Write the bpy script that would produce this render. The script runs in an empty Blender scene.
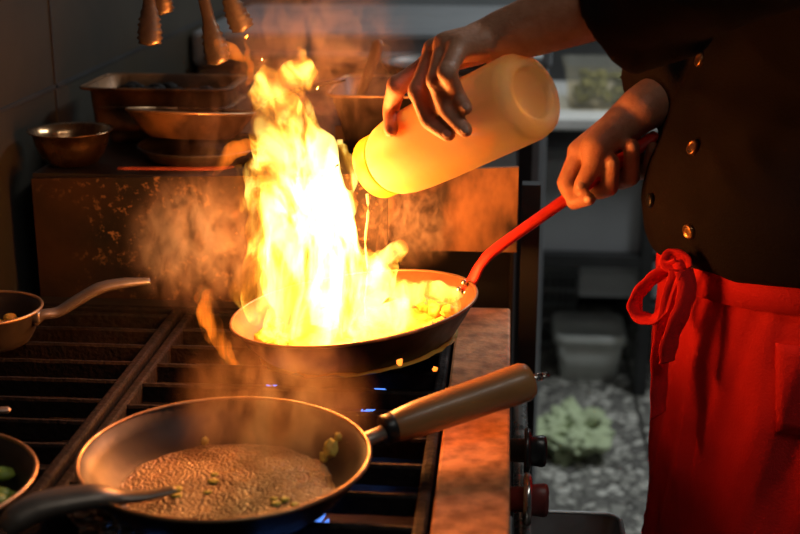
import bpy, bmesh, math, random
from mathutils import Vector, Matrix, noise, Quaternion
from mathutils.bvhtree import BVHTree
random.seed(7)
sc = bpy.context.scene
COL = sc.collection
PI = math.pi
V = Vector

# ------------------------------------------------------------------ camera
F_PX, PITCH, YAW, CZ = 1300.0, math.radians(16.5), math.radians(4.72), 1.43
cam_d = bpy.data.cameras.new('camera')
cam = bpy.data.objects.new('camera', cam_d); COL.objects.link(cam)
cam.location = (0, 0, CZ)
cam.rotation_euler = (PI/2 - PITCH, 0, YAW)
cam_d.sensor_width = 36; cam_d.lens = F_PX*36/800
cam_d.clip_start = .05
cam_d.dof.use_dof = True; cam_d.dof.focus_distance = 1.46; cam_d.dof.aperture_fstop = 4.8
sc.camera = cam

def ray(px, py):
    x = (px-400)/F_PX; y = (267-py)/F_PX
    fw = math.cos(PITCH)+math.sin(PITCH)*y; up = -math.sin(PITCH)+math.cos(PITCH)*y
    return V((x*math.cos(YAW)-fw*math.sin(YAW), x*math.sin(YAW)+fw*math.cos(YAW), up))
def P(px, py, Y):
    r = ray(px, py); t = Y/r.y
    return V((r.x*t, Y, CZ+r.z*t))
def PZ(px, py, z):
    r = ray(px, py); t = (z-CZ)/r.z
    return V((r.x*t, r.y*t, z))

# ------------------------------------------------------------------ materials
def nd(nt, t, **k):
    n = nt.nodes.new(t)
    for a, v in k.items():
        if a in n.inputs: n.inputs[a].default_value = v
        else: setattr(n, a, v)
    return n
def ramp(nt, fac, stops):
    r = nt.nodes.new('ShaderNodeValToRGB'); e = r.color_ramp.elements
    while len(e) < len(stops): e.new(.5)
    for i, (p, c) in enumerate(stops):
        e[i].position = p
        e[i].color = (c, c, c, 1) if isinstance(c, (int, float)) else tuple(c)+(1,)
    nt.links.new(fac, r.inputs[0]); return r.outputs[0]
def mat(name, col, col2=None, rough=.5, rough2=None, metal=0, scale=20, detail=5, bump=.0, bscale=None, lo=.35, hi=.65,
        sss=0, sheen=0, coat=0, stretch=(1, 1, 1), spec=.5, trans=0):
    m = bpy.data.materials.new(name); m.use_nodes = True; nt = m.node_tree
    b = nt.nodes['Principled BSDF']
    tc = nd(nt, 'ShaderNodeTexCoord'); mp = nd(nt, 'ShaderNodeMapping'); mp.inputs['Scale'].default_value = stretch
    nt.links.new(tc.outputs['Object'], mp.inputs[0])
    n = nd(nt, 'ShaderNodeTexNoise', Scale=scale, Detail=detail)
    nt.links.new(mp.outputs[0], n.inputs['Vector'])
    c2 = col2 if col2 else tuple(c*.75 for c in col)
    nt.links.new(ramp(nt, n.outputs[0], [(lo, col), (hi, c2)]), b.inputs['Base Color'])
    if rough2 is not None: nt.links.new(ramp(nt, n.outputs[0], [(lo, rough), (hi, rough2)]), b.inputs['Roughness'])
    else: b.inputs['Roughness'].default_value = rough
    b.inputs['Metallic'].default_value = metal
    b.inputs['Specular IOR Level'].default_value = spec
    if sss:
        b.inputs['Subsurface Weight'].default_value = sss; b.inputs['Subsurface Radius'].default_value = (1, .35, .2); b.inputs['Subsurface Scale'].default_value = .006
    if sheen: b.inputs['Sheen Weight'].default_value = sheen
    if coat: b.inputs['Coat Weight'].default_value = coat
    if trans: b.inputs['Transmission Weight'].default_value = trans
    if bump:
        n2 = nd(nt, 'ShaderNodeTexNoise', Scale=bscale or scale*3, Detail=6)
        nt.links.new(mp.outputs[0], n2.inputs['Vector'])
        bp = nd(nt, 'ShaderNodeBump', Strength=bump, Distance=.004)
        nt.links.new(n2.outputs[0], bp.inputs['Height']); nt.links.new(bp.outputs[0], b.inputs['Normal'])
    return m
def emit(name, col, s):
    m = bpy.data.materials.new(name); m.use_nodes = True; nt = m.node_tree
    b = nt.nodes['Principled BSDF']; b.inputs['Base Color'].default_value = (0, 0, 0, 1)
    b.inputs['Emission Color'].default_value = col+(1,); b.inputs['Emission Strength'].default_value = s
    return m

M = {}
M['pan_black'] = mat('black_seasoned_iron', (.012, .010, .009), (.03, .022, .016), .38, .6, .3, 30, bump=.15)
M['pan_inner'] = mat('worn_pan_interior', (.036, .02, .012), (.016, .011, .009), .4, .6, .3, 14, bump=.1)
M['pan_rim'] = mat('bare_metal_rim', (.55, .33, .17), (.35, .2, .1), .35, .5, .85, 60)
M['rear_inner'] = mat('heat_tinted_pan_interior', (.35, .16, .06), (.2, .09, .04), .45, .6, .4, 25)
M['steel_handle'] = mat('brushed_steel_handle', (.29, .245, .205), (.19, .155, .13), .38, .48, .75, 40, stretch=(.2, 1, 1))
M['steel'] = mat('stainless_steel', (.42, .43, .43), (.34, .35, .35), .3, .45, .85, 12)
M['steel_dull'] = mat('dull_stainless_steel', (.30, .31, .32), (.22, .23, .24), .45, .6, .55, 6)
M['greasy_steel'] = mat('greasy_brown_steel', (.26, .13, .055), (.055, .026, .012), .4, .65, .5, 12, bump=.1, lo=.4, hi=.58)
M['copper_bowl'] = mat('heat_stained_bowl_steel', (.44, .25, .12), (.10, .05, .025), .2, .38, .95, 22, bump=.08, lo=.4, hi=.6)
M['iron'] = mat('cast_iron', (.014, .0075, .005), (.0045, .003, .0025), .6, .8, .1, 60, bump=.5, bscale=160, spec=.22)
M['black'] = mat('black_enamel', (.012, .011, .011), (.02, .018, .016), .3, .5, 0, 20)
M['bakelite'] = mat('black_plastic', (.012, .012, .012), None, .28, .4, 0, 30)
M['red_plastic'] = mat('dull_red_plastic', (.22, .03, .025), (.12, .02, .018), .35, .5, 0, 30)
M['chrome'] = mat('worn_chrome', (.6, .6, .58), (.4, .4, .38), .2, .35, 1, 40)
M['wood'] = mat('varnished_wood', (.46, .22, .075), (.28, .125, .04), .32, .45, 0, 18, bump=.08, stretch=(.15, 1, 1), coat=.15)
M['dark_wood'] = mat('scorched_wood', (.10, .045, .02), (.05, .022, .01), .55, .7, 0, 20, stretch=(1, 1, .2))
M['red_handle'] = mat('red_silicone_handle', (.72, .035, .02), (.55, .025, .014), .42, .55, 0, 40)
M['firelit_red'] = mat('firelit_red_handle', (.50, .10, .03), (.34, .06, .02), .6, .7, 0, 40)  # handle red shifted to orange-brown, firelight put into the colour
M['rag'] = mat('pale_green_rag', (.46, .54, .33), (.36, .42, .25), .9, None, 0, 14, bump=.4, bscale=200)
M['white_tub'] = mat('cloudy_plastic', (.66, .68, .64), (.56, .58, .54), .4, .5, 0, 12)
M['greens'] = mat('chopped_greens', (.16, .24, .03), (.30, .34, .05), .5, None, 0, 50, bump=.3)
M['pickles'] = mat('yellow_green_vegetables', (.22, .20, .03), (.11, .11, .015), .5, None, 0, 40, bump=.3)
M['fried'] = mat('fried_food', (.85, .50, .08), (.65, .32, .04), .5, None, 0, 45, bump=.4, sss=.2)
M['garlic'] = mat('diced_garlic', (.62, .52, .10), (.45, .42, .05), .5, None, 0, 60)
M['foil'] = mat('crumpled_foil', (.62, .5, .4), (.4, .28, .2), .25, .4, .9, 60)
M['skin'] = mat('skin', (.52, .255, .155), (.41, .18, .10), .48, .58, 0, 55, bump=.22, bscale=330, sss=.12)
M['nail'] = mat('fingernail', (.58, .33, .24), None, .3, None, 0, 20)
M['hair'] = mat('dark_hair', (.02, .014, .01), None, .5, None, 0, 60, bump=.5)
M['eye'] = mat('eyeball', (.5, .48, .45), None, .15)
M['jacket'] = mat('black_cotton_drill', (.010, .0052, .0044), (.0065, .0038, .0034), .85, .95, 0, 9, bump=.3, bscale=420, spec=.15)
M['apron'] = mat('red_cotton', (.66, .016, .014), (.52, .012, .011), .8, .92, 0, 11, bump=.3, bscale=380, spec=.2, lo=.3, hi=.72)
M['trousers'] = mat('dark_trousers', (.02, .02, .022), None, .9)
M['shoe'] = mat('black_leather', (.012, .012, .012), None, .4)
M['button'] = mat('antique_brass', (.62, .32, .13), (.25, .11, .05), .25, .4, .9, 90)
M['oven'] = mat('dark_oven_steel', (.03, .026, .023), (.05, .04, .032), .4, .6, .6, 10)
M['drip'] = mat('greasy_burner_tray', (.03, .022, .016), (.014, .011, .009), .4, .7, .4, 14, bump=.3)
M['strip'] = mat('firelit_steel_ledge', (.80, .36, .15), (.40, .16, .06), .5, .7, .05, 48, bump=.4, lo=.38, hi=.66)  # orange firelight put into the steel colour; darker mottling is rust and grime
M['dark_steel'] = mat('dark_table_steel', (.035, .036, .037), (.02, .02, .021), .5, .6, .3, 9)
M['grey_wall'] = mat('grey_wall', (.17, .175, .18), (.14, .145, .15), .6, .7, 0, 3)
M['cap'] = None

# stained backsplash: brown grease with pale splashes
def panel_mat():
    m = mat('stained_backsplash_steel', (.052, .024, .010), (.011, .006, .004), .38, .62, .3, 9, bump=.15, lo=.38, hi=.6)
    nt = m.node_tree; b = nt.nodes['Principled BSDF']
    base = b.inputs['Base Color'].links[0].from_socket
    tc = nd(nt, 'ShaderNodeTexCoord')
    w = nd(nt, 'ShaderNodeTexNoise', Scale=35, Detail=3)
    nt.links.new(tc.outputs['Object'], w.inputs['Vector'])
    s = nd(nt, 'ShaderNodeTexNoise', Scale=120, Detail=4, Roughness=.6); nt.links.new(tc.outputs['Object'], s.inputs['Vector'])
    big = nd(nt, 'ShaderNodeTexNoise', Scale=7, Detail=2); nt.links.new(tc.outputs['Object'], big.inputs['Vector'])
    f1 = ramp(nt, s.outputs[0], [(.575, 0.), (.66, .9)]); f2 = ramp(nt, big.outputs[0], [(.42, 0.), (.6, 1.)])
    mu = nd(nt, 'ShaderNodeMath', operation='MULTIPLY'); nt.links.new(f1, mu.inputs[0]); nt.links.new(f2, mu.inputs[1])
    mx = nd(nt, 'ShaderNodeMixRGB'); nt.links.new(mu.outputs[0], mx.inputs[0]); nt.links.new(base, mx.inputs[1])
    mx.inputs[2].default_value = (.34, .17, .06, 1)
    nt.links.new(mx.outputs[0], b.inputs['Base Color'])
    return m
M['panel'] = panel_mat()

def terrazzo():
    m = bpy.data.materials.new('terrazzo_floor'); m.use_nodes = True; nt = m.node_tree; b = nt.nodes['Principled BSDF']
    tc = nd(nt, 'ShaderNodeTexCoord')
    v = nd(nt, 'ShaderNodeTexVoronoi', Scale=34); v.feature = 'DISTANCE_TO_EDGE'
    v2 = nd(nt, 'ShaderNodeTexVoronoi', Scale=34)
    n = nd(nt, 'ShaderNodeTexNoise', Scale=9, Detail=3)
    mx0 = nd(nt, 'ShaderNodeMixRGB'); mx0.inputs[0].default_value = .03
    nt.links.new(tc.outputs['Object'], n.inputs['Vector'])
    nt.links.new(tc.outputs['Object'], mx0.inputs[1]); nt.links.new(n.outputs[1], mx0.inputs[2])
    nt.links.new(mx0.outputs[0], v.inputs['Vector']); nt.links.new(mx0.outputs[0], v2.inputs['Vector'])
    chips = ramp(nt, v2.outputs[1], [(.2, (.13, .125, .115)), (.55, (.30, .295, .26)), (.8, (.50, .49, .44))])
    edge = ramp(nt, v.outputs[0], [(.04, 0.), (.13, 1.)])
    mx = nd(nt, 'ShaderNodeMixRGB'); nt.links.new(edge, mx.inputs[0]); mx.inputs[1].default_value = (.055, .052, .046, 1)
    nt.links.new(chips, mx.inputs[2])
    br = nd(nt, 'ShaderNodeTexBrick', Scale=1.0); br.offset = 0
    for k, val in (('Mortar Size', .006), ('Brick Width', .6), ('Row Height', 6.0), ('Color1', (1, 1, 1, 1)), ('Color2', (1, 1, 1, 1)), ('Mortar', (.12, .11, .1, 1))):
        br.inputs[k].default_value = val
    mp = nd(nt, 'ShaderNodeMapping'); mp.inputs['Location'].default_value = (-.39+.6, 0, 0)
    nt.links.new(tc.outputs['Object'], mp.inputs[0]); nt.links.new(mp.outputs[0], br.inputs['Vector'])
    mu = nd(nt, 'ShaderNodeMixRGB', blend_type='MULTIPLY'); mu.inputs[0].default_value = 1
    nt.links.new(mx.outputs[0], mu.inputs[1]); nt.links.new(br.outputs[0], mu.inputs[2])
    nt.links.new(mu.outputs[0], b.inputs['Base Color']); b.inputs['Roughness'].default_value = .42
    return m
M['floor'] = terrazzo()

def sauce_mat():
    m = mat('frothy_sauce', (.66, .42, .21), (.22, .115, .045), .22, .38, 0, 26, lo=.42, hi=.60, sss=.2)
    nt = m.node_tree; b = nt.nodes['Principled BSDF']
    tc = nd(nt, 'ShaderNodeTexCoord'); v = nd(nt, 'ShaderNodeTexVoronoi', Scale=300)
    nt.links.new(tc.outputs['Object'], v.inputs['Vector'])
    bp = nd(nt, 'ShaderNodeBump', Strength=.8, Distance=.003); bp.invert = True
    nt.links.new(v.outputs[0], bp.inputs['Height']); nt.links.new(bp.outputs[0], b.inputs['Normal'])
    return m
M['sauce'] = sauce_mat()

def plastic_mat(name, col, col2, tr, tl, rough=.35):
    m = bpy.data.materials.new(name); m.use_nodes = True; nt = m.node_tree
    b = nt.nodes['Principled BSDF']; out = nt.nodes['Material Output']
    tc = nd(nt, 'ShaderNodeTexCoord'); n = nd(nt, 'ShaderNodeTexNoise', Scale=14, Detail=3); nt.links.new(tc.outputs['Object'], n.inputs['Vector'])
    c = ramp(nt, n.outputs[0], [(.35, col), (.7, col2)])
    nt.links.new(c, b.inputs['Base Color']); b.inputs['Roughness'].default_value = rough
    t = nd(nt, 'ShaderNodeBsdfTranslucent'); nt.links.new(c, t.inputs['Color'])
    m1 = nd(nt, 'ShaderNodeMixShader'); m1.inputs[0].default_value = tl
    nt.links.new(b.outputs[0], m1.inputs[1]); nt.links.new(t.outputs[0], m1.inputs[2])
    o = m1.outputs[0]
    if tr:
        x = nd(nt, 'ShaderNodeBsdfTransparent'); x.inputs['Color'].default_value = (1, .95, .85, 1)
        m2 = nd(nt, 'ShaderNodeMixShader'); m2.inputs[0].default_value = tr
        nt.links.new(o, m2.inputs[1]); nt.links.new(x.outputs[0], m2.inputs[2]); o = m2.outputs[0]
    nt.links.new(o, out.inputs['Surface']); return m
M['bottle'] = plastic_mat('cloudy_bottle_plastic', (.94, .82, .38), (.90, .76, .31), .34, .28)
_b = M['bottle'].node_tree.nodes['Principled BSDF']; _b.inputs['Subsurface Weight'].default_value = 1; _b.inputs['Subsurface Radius'].default_value = (1, .75, .2); _b.inputs['Subsurface Scale'].default_value = .022; _b.inputs['Roughness'].default_value = .5
M['oil'] = plastic_mat('yellow_oil', (.98, .50, .03), (.95, .42, .02), 0, .7, .2)
M['cap'] = plastic_mat('yellow_cap_plastic', (.95, .74, .12), (.92, .68, .09), 0, .6)

# ------------------------------------------------------------------ mesh helpers
def root_matrix(o):
    while o.parent: o = o.parent
    return o.matrix_basis.copy()
def obj(name, bm, m=None, parent=None, world=True, smooth=True, kind=None):
    if parent is not None and world:
        bm.transform(root_matrix(parent).inverted())
    me = bpy.data.meshes.new(name); bmesh.ops.recalc_face_normals(bm, faces=bm.faces)
    bm.to_mesh(me); bm.free()
    if smooth:
        for p in me.polygons: p.use_smooth = True
    o = bpy.data.objects.new(name, me); COL.objects.link(o)
    if m: me.materials.append(m)
    if parent is not None: o.parent = parent
    if kind: o['kind'] = kind
    return o
def tag(o, label, cat, group=None, kind=None):
    o['label'] = label; o['category'] = cat
    if group: o['group'] = group
    if kind: o['kind'] = kind
    return o
def thing(name, label, cat, loc=(0, 0, 0), rot=None, group=None):
    o = bpy.data.objects.new(name, None); COL.objects.link(o); o.empty_display_size = .05
    mtx = Matrix.Translation(V(loc))
    if rot is not None: mtx = mtx @ rot.to_4x4()
    o.matrix_basis = mtx
    return tag(o, label, cat, group)
def copy_tree(o, parent=None):
    c = o.copy(); COL.objects.link(c)
    if parent is not None: c.parent = parent
    for ch in list(o.children): copy_tree(ch, c)
    return c
def nb(): return bmesh.new()
def box(bm, lo, hi, bev=0.0):
    lo = V(lo); hi = V(hi)
    vs = bmesh.ops.create_cube(bm, size=1)['verts']
    for v in vs: v.co = V(((lo.x+hi.x)/2+v.co.x*(hi.x-lo.x), (lo.y+hi.y)/2+v.co.y*(hi.y-lo.y), (lo.z+hi.z)/2+v.co.z*(hi.z-lo.z)))
    if bev:
        es = list({e for v in vs for e in v.link_edges})
        bmesh.ops.bevel(bm, geom=es, offset=bev, segments=2, affect='EDGES', profile=.5)
    return bm
def loft(bm, rings, close=True, cap0=True, cap1=True):
    vr = [[bm.verts.new(p) for p in r] for r in rings]
    n = len(vr[0])
    for a, b in zip(vr, vr[1:]):
        for i in range(n if close else n-1):
            j = (i+1) % n
            bm.faces.new((a[i], a[j], b[j], b[i]))
    if cap0: bm.faces.new(list(reversed(vr[0])))
    if cap1: bm.faces.new(vr[-1])
    return vr
def lathe(bm, prof, seg=48, cap0=True, cap1=True):
    rings = [[V((r*math.cos(2*PI*i/seg), r*math.sin(2*PI*i/seg), z)) for i in range(seg)] for r, z in prof]
    loft(bm, rings, True, cap0, cap1); return bm
def frames(pts, up=V((0, 0, 1))):
    out = []
    for i in range(len(pts)):
        t = (pts[min(i+1, len(pts)-1)]-pts[max(i-1, 0)]).normalized()
        s = t.cross(up)
        if s.length < 1e-4: s = t.cross(V((0, 1, 0)))
        s.normalize(); out.append((t, s, s.cross(t).normalized()))
    return out
def spline(pts, n=8):
    pts = [V(p) for p in pts]; out = []
    for i in range(len(pts)-1):
        p0 = pts[max(i-1, 0)]; p1 = pts[i]; p2 = pts[i+1]; p3 = pts[min(i+2, len(pts)-1)]
        for k in range(n):
            t = k/n
            out.append(.5*((2*p1)+(p2-p0)*t+(2*p0-5*p1+4*p2-p3)*t*t+(3*p1-p0-3*p2+p3)*t**3))
    out.append(pts[-1]); return out
def lerp_list(vals, n):
    out = []
    for i in range(len(vals)-1):
        for k in range(n): out.append(vals[i]+(vals[i+1]-vals[i])*k/n)
    out.append(vals[-1]); return out
def tube(bm, pts, rad, seg=12, flat=1.0, up=V((0, 0, 1)), sub=0):
    """rad: number or per point (half width); flat = height/width"""
    if not isinstance(rad, (list, tuple)): rad = [rad]*len(pts)
    if not isinstance(flat, (list, tuple)): flat = [flat]*len(pts)
    pts = [V(p) for p in pts]
    if sub:
        rad = lerp_list(list(rad), sub); flat = lerp_list(list(flat), sub); pts = spline(pts, sub)
    fr = frames(pts, up); rings = []
    for p, r, fl, (t, s, u) in zip(pts, rad, flat, fr):
        rings.append([p+s*(r*math.cos(2*PI*k/seg))+u*(r*fl*math.sin(2*PI*k/seg)) for k in range(seg)])
    loft(bm, rings); return bm
def capsule(bm, p0, p1, r0, r1, seg=16):
    p0 = V(p0); p1 = V(p1); d = p1-p0; L = d.length
    t = d/L if L > 1e-6 else V((0, 0, 1))
    s = t.orthogonal().normalized(); u = t.cross(s); rings = []
    prof = [(r0*math.cos(a), -r0*math.sin(a)) for a in (1.45, 1.1, .75, .4, 0)]+[(r1*math.cos(a), L+r1*math.sin(a)) for a in (0, .4, .75, 1.1, 1.45)]
    for r, z in prof:
        rings.append([p0+t*z+s*(r*math.cos(2*PI*k/seg))+u*(r*math.sin(2*PI*k/seg)) for k in range(seg)])
    loft(bm, rings); return bm
def ball(bm, c, r, sx=1, sy=1, sz=1, rot=None, seg=16):
    vs = bmesh.ops.create_uvsphere(bm, u_segments=seg, v_segments=max(6, seg*2//3), radius=1)['verts']
    for v in vs:
        q = V((v.co.x*r*sx, v.co.y*r*sy, v.co.z*r*sz))
        if rot is not None: q = rot @ q
        v.co = q+V(c)
def remesh(bm, voxel, smooth=4, factor=.5):
    me = bpy.data.meshes.new('tmp'); bmesh.ops.recalc_face_normals(bm, faces=bm.faces); bm.to_mesh(me); bm.free()
    o = bpy.data.objects.new('tmp', me); COL.objects.link(o)
    r = o.modifiers.new('r', 'REMESH'); r.mode = 'VOXEL'; r.voxel_size = voxel
    if smooth:
        s = o.modifiers.new('s', 'SMOOTH'); s.iterations = smooth; s.factor = factor
    bpy.context.view_layer.update()
    dg = bpy.context.evaluated_depsgraph_get(); ev = o.evaluated_get(dg)
    nm = bpy.data.meshes.new_from_object(ev)
    out = bmesh.new(); out.from_mesh(nm)
    bpy.data.objects.remove(o); bpy.data.meshes.remove(me); bpy.data.meshes.remove(nm)
    return out
def ruffle(bm, amp, scale, seed=0, vec=False):
    bm.normal_update()
    for v in bm.verts:
        q = v.co*scale+V((seed*7.1, seed*3.3, seed*1.7))
        v.co += v.normal*(noise.noise(q)+.5*noise.noise(q*2.1))*amp
def rr(w, d, r, z, n=5, cx=0, cy=0):
    pts = []
    for (sx, sy, a0) in ((1, 1, 0), (-1, 1, PI/2), (-1, -1, PI), (1, -1, 3*PI/2)):
        for k in range(n):
            a = a0+PI/2*k/(n-1)
            pts.append(V((cx+sx*(w/2-r)+r*math.cos(a), cy+sy*(d/2-r)+r*math.sin(a), z)))
    return pts

# ------------------------------------------------------------------ the room
def struct(name, lo, hi, m, bev=0):
    o = obj(name, box(nb(), lo, hi, bev), m, smooth=False); o['kind'] = 'structure'; return o
struct('floor', (-.72, -.6, -.05), (2.2, 4.45, 0), M['floor'])
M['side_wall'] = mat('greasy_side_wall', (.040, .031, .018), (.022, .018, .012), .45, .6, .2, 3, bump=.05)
M['back_wall'] = mat('grey_painted_wall', (.17, .18, .185), (.13, .14, .145), .6, .7, 0, 3)
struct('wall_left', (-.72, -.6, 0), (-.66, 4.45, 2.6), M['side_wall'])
struct('wall_back', (-.72, 4.4, 0), (2.2, 4.46, 2.6), M['back_wall'])
struct('wall_right', (2.2, -.6, 0), (2.26, 4.46, 2.6), M['back_wall'])
struct('ceiling', (-.72, -.6, 2.6), (2.26, 4.46, 2.66), M['back_wall'])
struct('baseboard_back', (-.66, 4.38, 0), (2.2, 4.4, .07), M['dark_steel'])
struct('trim_1', (-.66, .3, 1.140), (-.6575, 4.4, 1.146), M['dark_steel'])     # horizontal sheet seam of the side wall
struct('trim_2', (-.66, 1.85, .9), (-.6575, 1.856, 2.6), M['dark_steel'])     # upright sheet seam

# long steel counter refrigerator behind the range
t = thing('steel_refrigerator', 'long grey steel refrigerator cabinet behind the cooking range, out of focus', 'refrigerator', (-.27, 3.0, 0))
b = box(nb(), (-.655, 2.7, .1), (.085, 3.3, 1.06), .01); obj('cabinet', b, M['steel_dull'], t, smooth=False)
b = box(nb(), (-.655, 2.665, 1.062), (.09, 3.3, 1.135), .012); obj('top', b, M['steel_dull'], t, smooth=False)
b = nb(); tube(b, [(-.62, 2.65, 1.085), (.07, 2.65, 1.085)], .012, 10); obj('front_rail', b, M['steel'], t)
for x0, x1 in ((-.645, -.29), (-.28, .075)):
    d = obj('door', box(nb(), (x0, 2.68, .14), (x1, 2.70, 1.03), .006), M['steel_dull'], t, smooth=False)
    b = nb(); tube(b, [(x0+.04, 2.665, .96), (x1-.04, 2.665, .96)], .008, 8); obj('handle', b, M['steel'], d)
for x in (-.6, .03):
    for y in (2.75, 3.25): obj('foot', box(nb(), (x-.02, y-.02, 0), (x+.02, y+.02, .1)), M['dark_steel'], t, smooth=False)
t = None

# work table with dark legs
t = thing('work_table', 'steel topped work table with black legs and rails behind the cook', 'table', (.75, 3.85, 0))
M['bright_steel'] = mat('bright_worktop_steel', (.80, .80, .77), (.6, .6, .57), .35, .5, .15, 9)
obj('tabletop', box(nb(), (.06, 3.5, .785), (1.45, 4.2, .82), .006), M['bright_steel'], t, smooth=False)
obj('apron_rail', box(nb(), (.08, 3.52, .73), (1.43, 3.55, .785)), M['dark_steel'], t, smooth=False)
for x in (.085, .405, 1.40):
    for y in (3.57, 4.15): obj('leg', box(nb(), (x-.018, y-.018, 0), (x+.018, y+.018, .785), .003), M['dark_steel'], t, smooth=False)
obj('stretcher', box(nb(), (.085, 3.555, .385), (.405, 3.585, .42)), M['dark_steel'], t, smooth=False)
obj('stretcher', box(nb(), (.085, 4.135, .12), (1.40, 4.165, .20)), M['dark_steel'], t, smooth=False)
obj('stretcher', box(nb(), (.405, 3.555, .24), (1.40, 3.585, .275)), M['dark_steel'], t, smooth=False)
M['grey_panel'] = mat('grey_steel_panel', (.34, .35, .36), (.28, .29, .30), .5, .6, .1, 4)
obj('upper_panel', box(nb(), (.085, 3.60, .42), (1.40, 3.615, .73)), M['grey_panel'], t, smooth=False)
obj('lower_panel', box(nb(), (.22, 3.60, .285), (1.40, 3.615, .385)), M['grey_panel'], t, smooth=False)

# food box on the table
M['clear'] = plastic_mat('clear_box_plastic', (.5, .52, .5), (.42, .44, .42), .84, .3, .2)
obj('backsplash', box(nb(), (.07, 4.18, .82), (1.44, 4.195, 1.02)), M['dark_steel'], t, smooth=False)
fb = P(612, 103, 3.7); fx, fy = fb.x, 3.72
t = thing('food_box', 'clear plastic box of yellow-green vegetables on the steel work table', 'food container', (fx, fy, .82))
b = nb(); loft(b, [rr(.24, .2, .02, .821, 5, fx, fy), rr(.27, .23, .03, .94, 5, fx, fy), rr(.285, .245, .03, .942, 5, fx, fy), rr(.285, .245, .03, .947, 5, fx, fy), rr(.264, .224, .028, .944, 5, fx, fy), rr(.232, .192, .02, .826, 5, fx, fy)])
obj('tub', b, M['clear'], t)
b = nb()
for k in range(70):
    ball(b, (fx+random.uniform(-.10, .10), fy+random.uniform(-.08, .08), .84+random.random()*.062), .018, 1, .8, .7, seg=8)
o = obj('vegetables', b, M['pickles'], t, kind='stuff')

# tub with lid, basket and rag on the floor
tb = PZ(589, 384, 0)
tx, ty = tb.x, tb.y+.12
t = thing('storage_tub', 'cloudy white plastic tub with a flat lid on the floor under the table', 'tub', (tx, ty, 0))
b = nb(); loft(b, [rr(.165, .18, .03, .0, 5, tx, ty), rr(.2, .22, .035, .125, 5, tx, ty)]); obj('body', b, M['white_tub'], t)
b = nb(); loft(b, [rr(.212, .232, .038, .115, 5, tx, ty), rr(.217, .238, .038, .13, 5, tx, ty), rr(.21, .23, .036, .146, 5, tx, ty), rr(.19, .21, .03, .147, 5, tx, ty), rr(.183, .2, .03, .138, 5, tx, ty)]); obj('lid', b, M['white_tub'], t)
bk = V((.14, 4.0, 0))
t = thing('wire_basket', 'grey wire basket standing behind the lidded tub', 'basket', bk)
for z, s in ((.02, .9), (.1, .95), (.2, 1), (.27, 1.05)):
    b = nb(); pts = [V((bk.x+sx*.1*s, bk.y+sy*.08*s, z)) for sx, sy in ((-1, -1), (1, -1), (1, 1), (-1, 1), (-1, -1))]
    tube(b, pts, .006, 6); obj('hoop', b, M['steel'], t)
b = nb()
for k in range(10):
    x = bk.x-.09+.02*k
    tube(b, [(x, bk.y-.072, .02), (x, bk.y-.084, .27)], .003, 6); tube(b, [(x, bk.y+.072, .02), (x, bk.y+.084, .27)], .003, 6)
obj('wires', b, M['steel'], t, kind='stuff')
rg = PZ(570, 446, 0); rg.z = 0
b = nb(); bmesh.ops.create_icosphere(b, subdivisions=5, radius=1)
for v in b.verts:
    d = v.co.normalized(); q = d*1.7+V((3, 1, 8))
    r = 1+.55*noise.noise(q)+.5*(.5-abs(noise.noise(d*2.6))*1.6)+.22*noise.noise(d*6)
    v.co = V((d.x*.085*r+.02*noise.noise(d*2+V((9, 9, 9))), d.y*.11*r, max(0, .032+d.z*.058*r)))+rg
tag(obj('rag', b, M['rag']), 'crumpled pale green rag lying on the terrazzo floor', 'rag')

# ------------------------------------------------------------------ the range
SX0, SX1 = -.655, .011
t = thing('gas_range', 'greasy steel gas range with black knobs and firelit ledge', 'stove', (-.32, 1.1, 0))
b = nb(); box(b, (SX0, .45, .05), (.005, 1.62, .80)); obj('body', b, M['oven'], t, smooth=False)
obj('control_panel', box(nb(), (.005, .45, .72), (.0105, 1.62, .87)), M['oven'], t, smooth=False)
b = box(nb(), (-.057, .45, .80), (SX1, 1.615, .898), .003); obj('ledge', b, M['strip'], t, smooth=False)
b = nb(); box(b, (SX0, .45, .80), (SX0+.012, 1.6, .895)); box(b, (SX0, 1.585, .80), (-.057, 1.615, .897)); box(b, (SX0, .45, .80), (-.057, .47, .895)); obj('top_frame', b, M['oven'], t, smooth=False)
obj('burner_tray', box(nb(), (SX0+.012, .47, .80), (-.057, 1.585, .822)), M['drip'], t, smooth=False)
burners = [(-.235, 1.03, .075), (-.20, 1.36, .06), (-.53, 1.38, .06), (-.53, .98, .06)]
for bx, by, br in burners:
    b = nb(); lathe(b, [(br*1.15, .8225), (br*1.15, .835), (br*.8, .845), (br*.8, .86), (br, .862), (br, .874), (br*.9, .878), (0.005, .879)], 40)
    b.transform(Matrix.Translation((bx, by, 0))); obj('burner', b, M['iron'], t)
b = nb(); tube(b, [(.026, .5, .79), (.026, 1.6, .79)], .009, 10)
for y in (.7, 1.0, 1.3, 1.58): tube(b, [(.006, y, .79), (.026, y, .79)], .006, 8)
obj('gas_rail', b, M['chrome'], t)
def knob(c, m, ch):
    b = nb(); lathe(b, [(.013, -.03), (.013, -.012), (.024, -.012), (.026, -.009), (.024, -.005), (.017, -.004), (.0185, .008), (.017, .0115), (.012, .013)], 28)
    for v in b.verts:
        if v.co.z > -.005: v.co.y *= .72
    b.transform(Matrix.Translation(c) @ Matrix.Rotation(PI/2, 4, 'Y')); k = obj('knob', b, m, t)
    return k
k1 = PZ(535, 451, .83); k2 = PZ(535, 500, .815)
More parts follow.
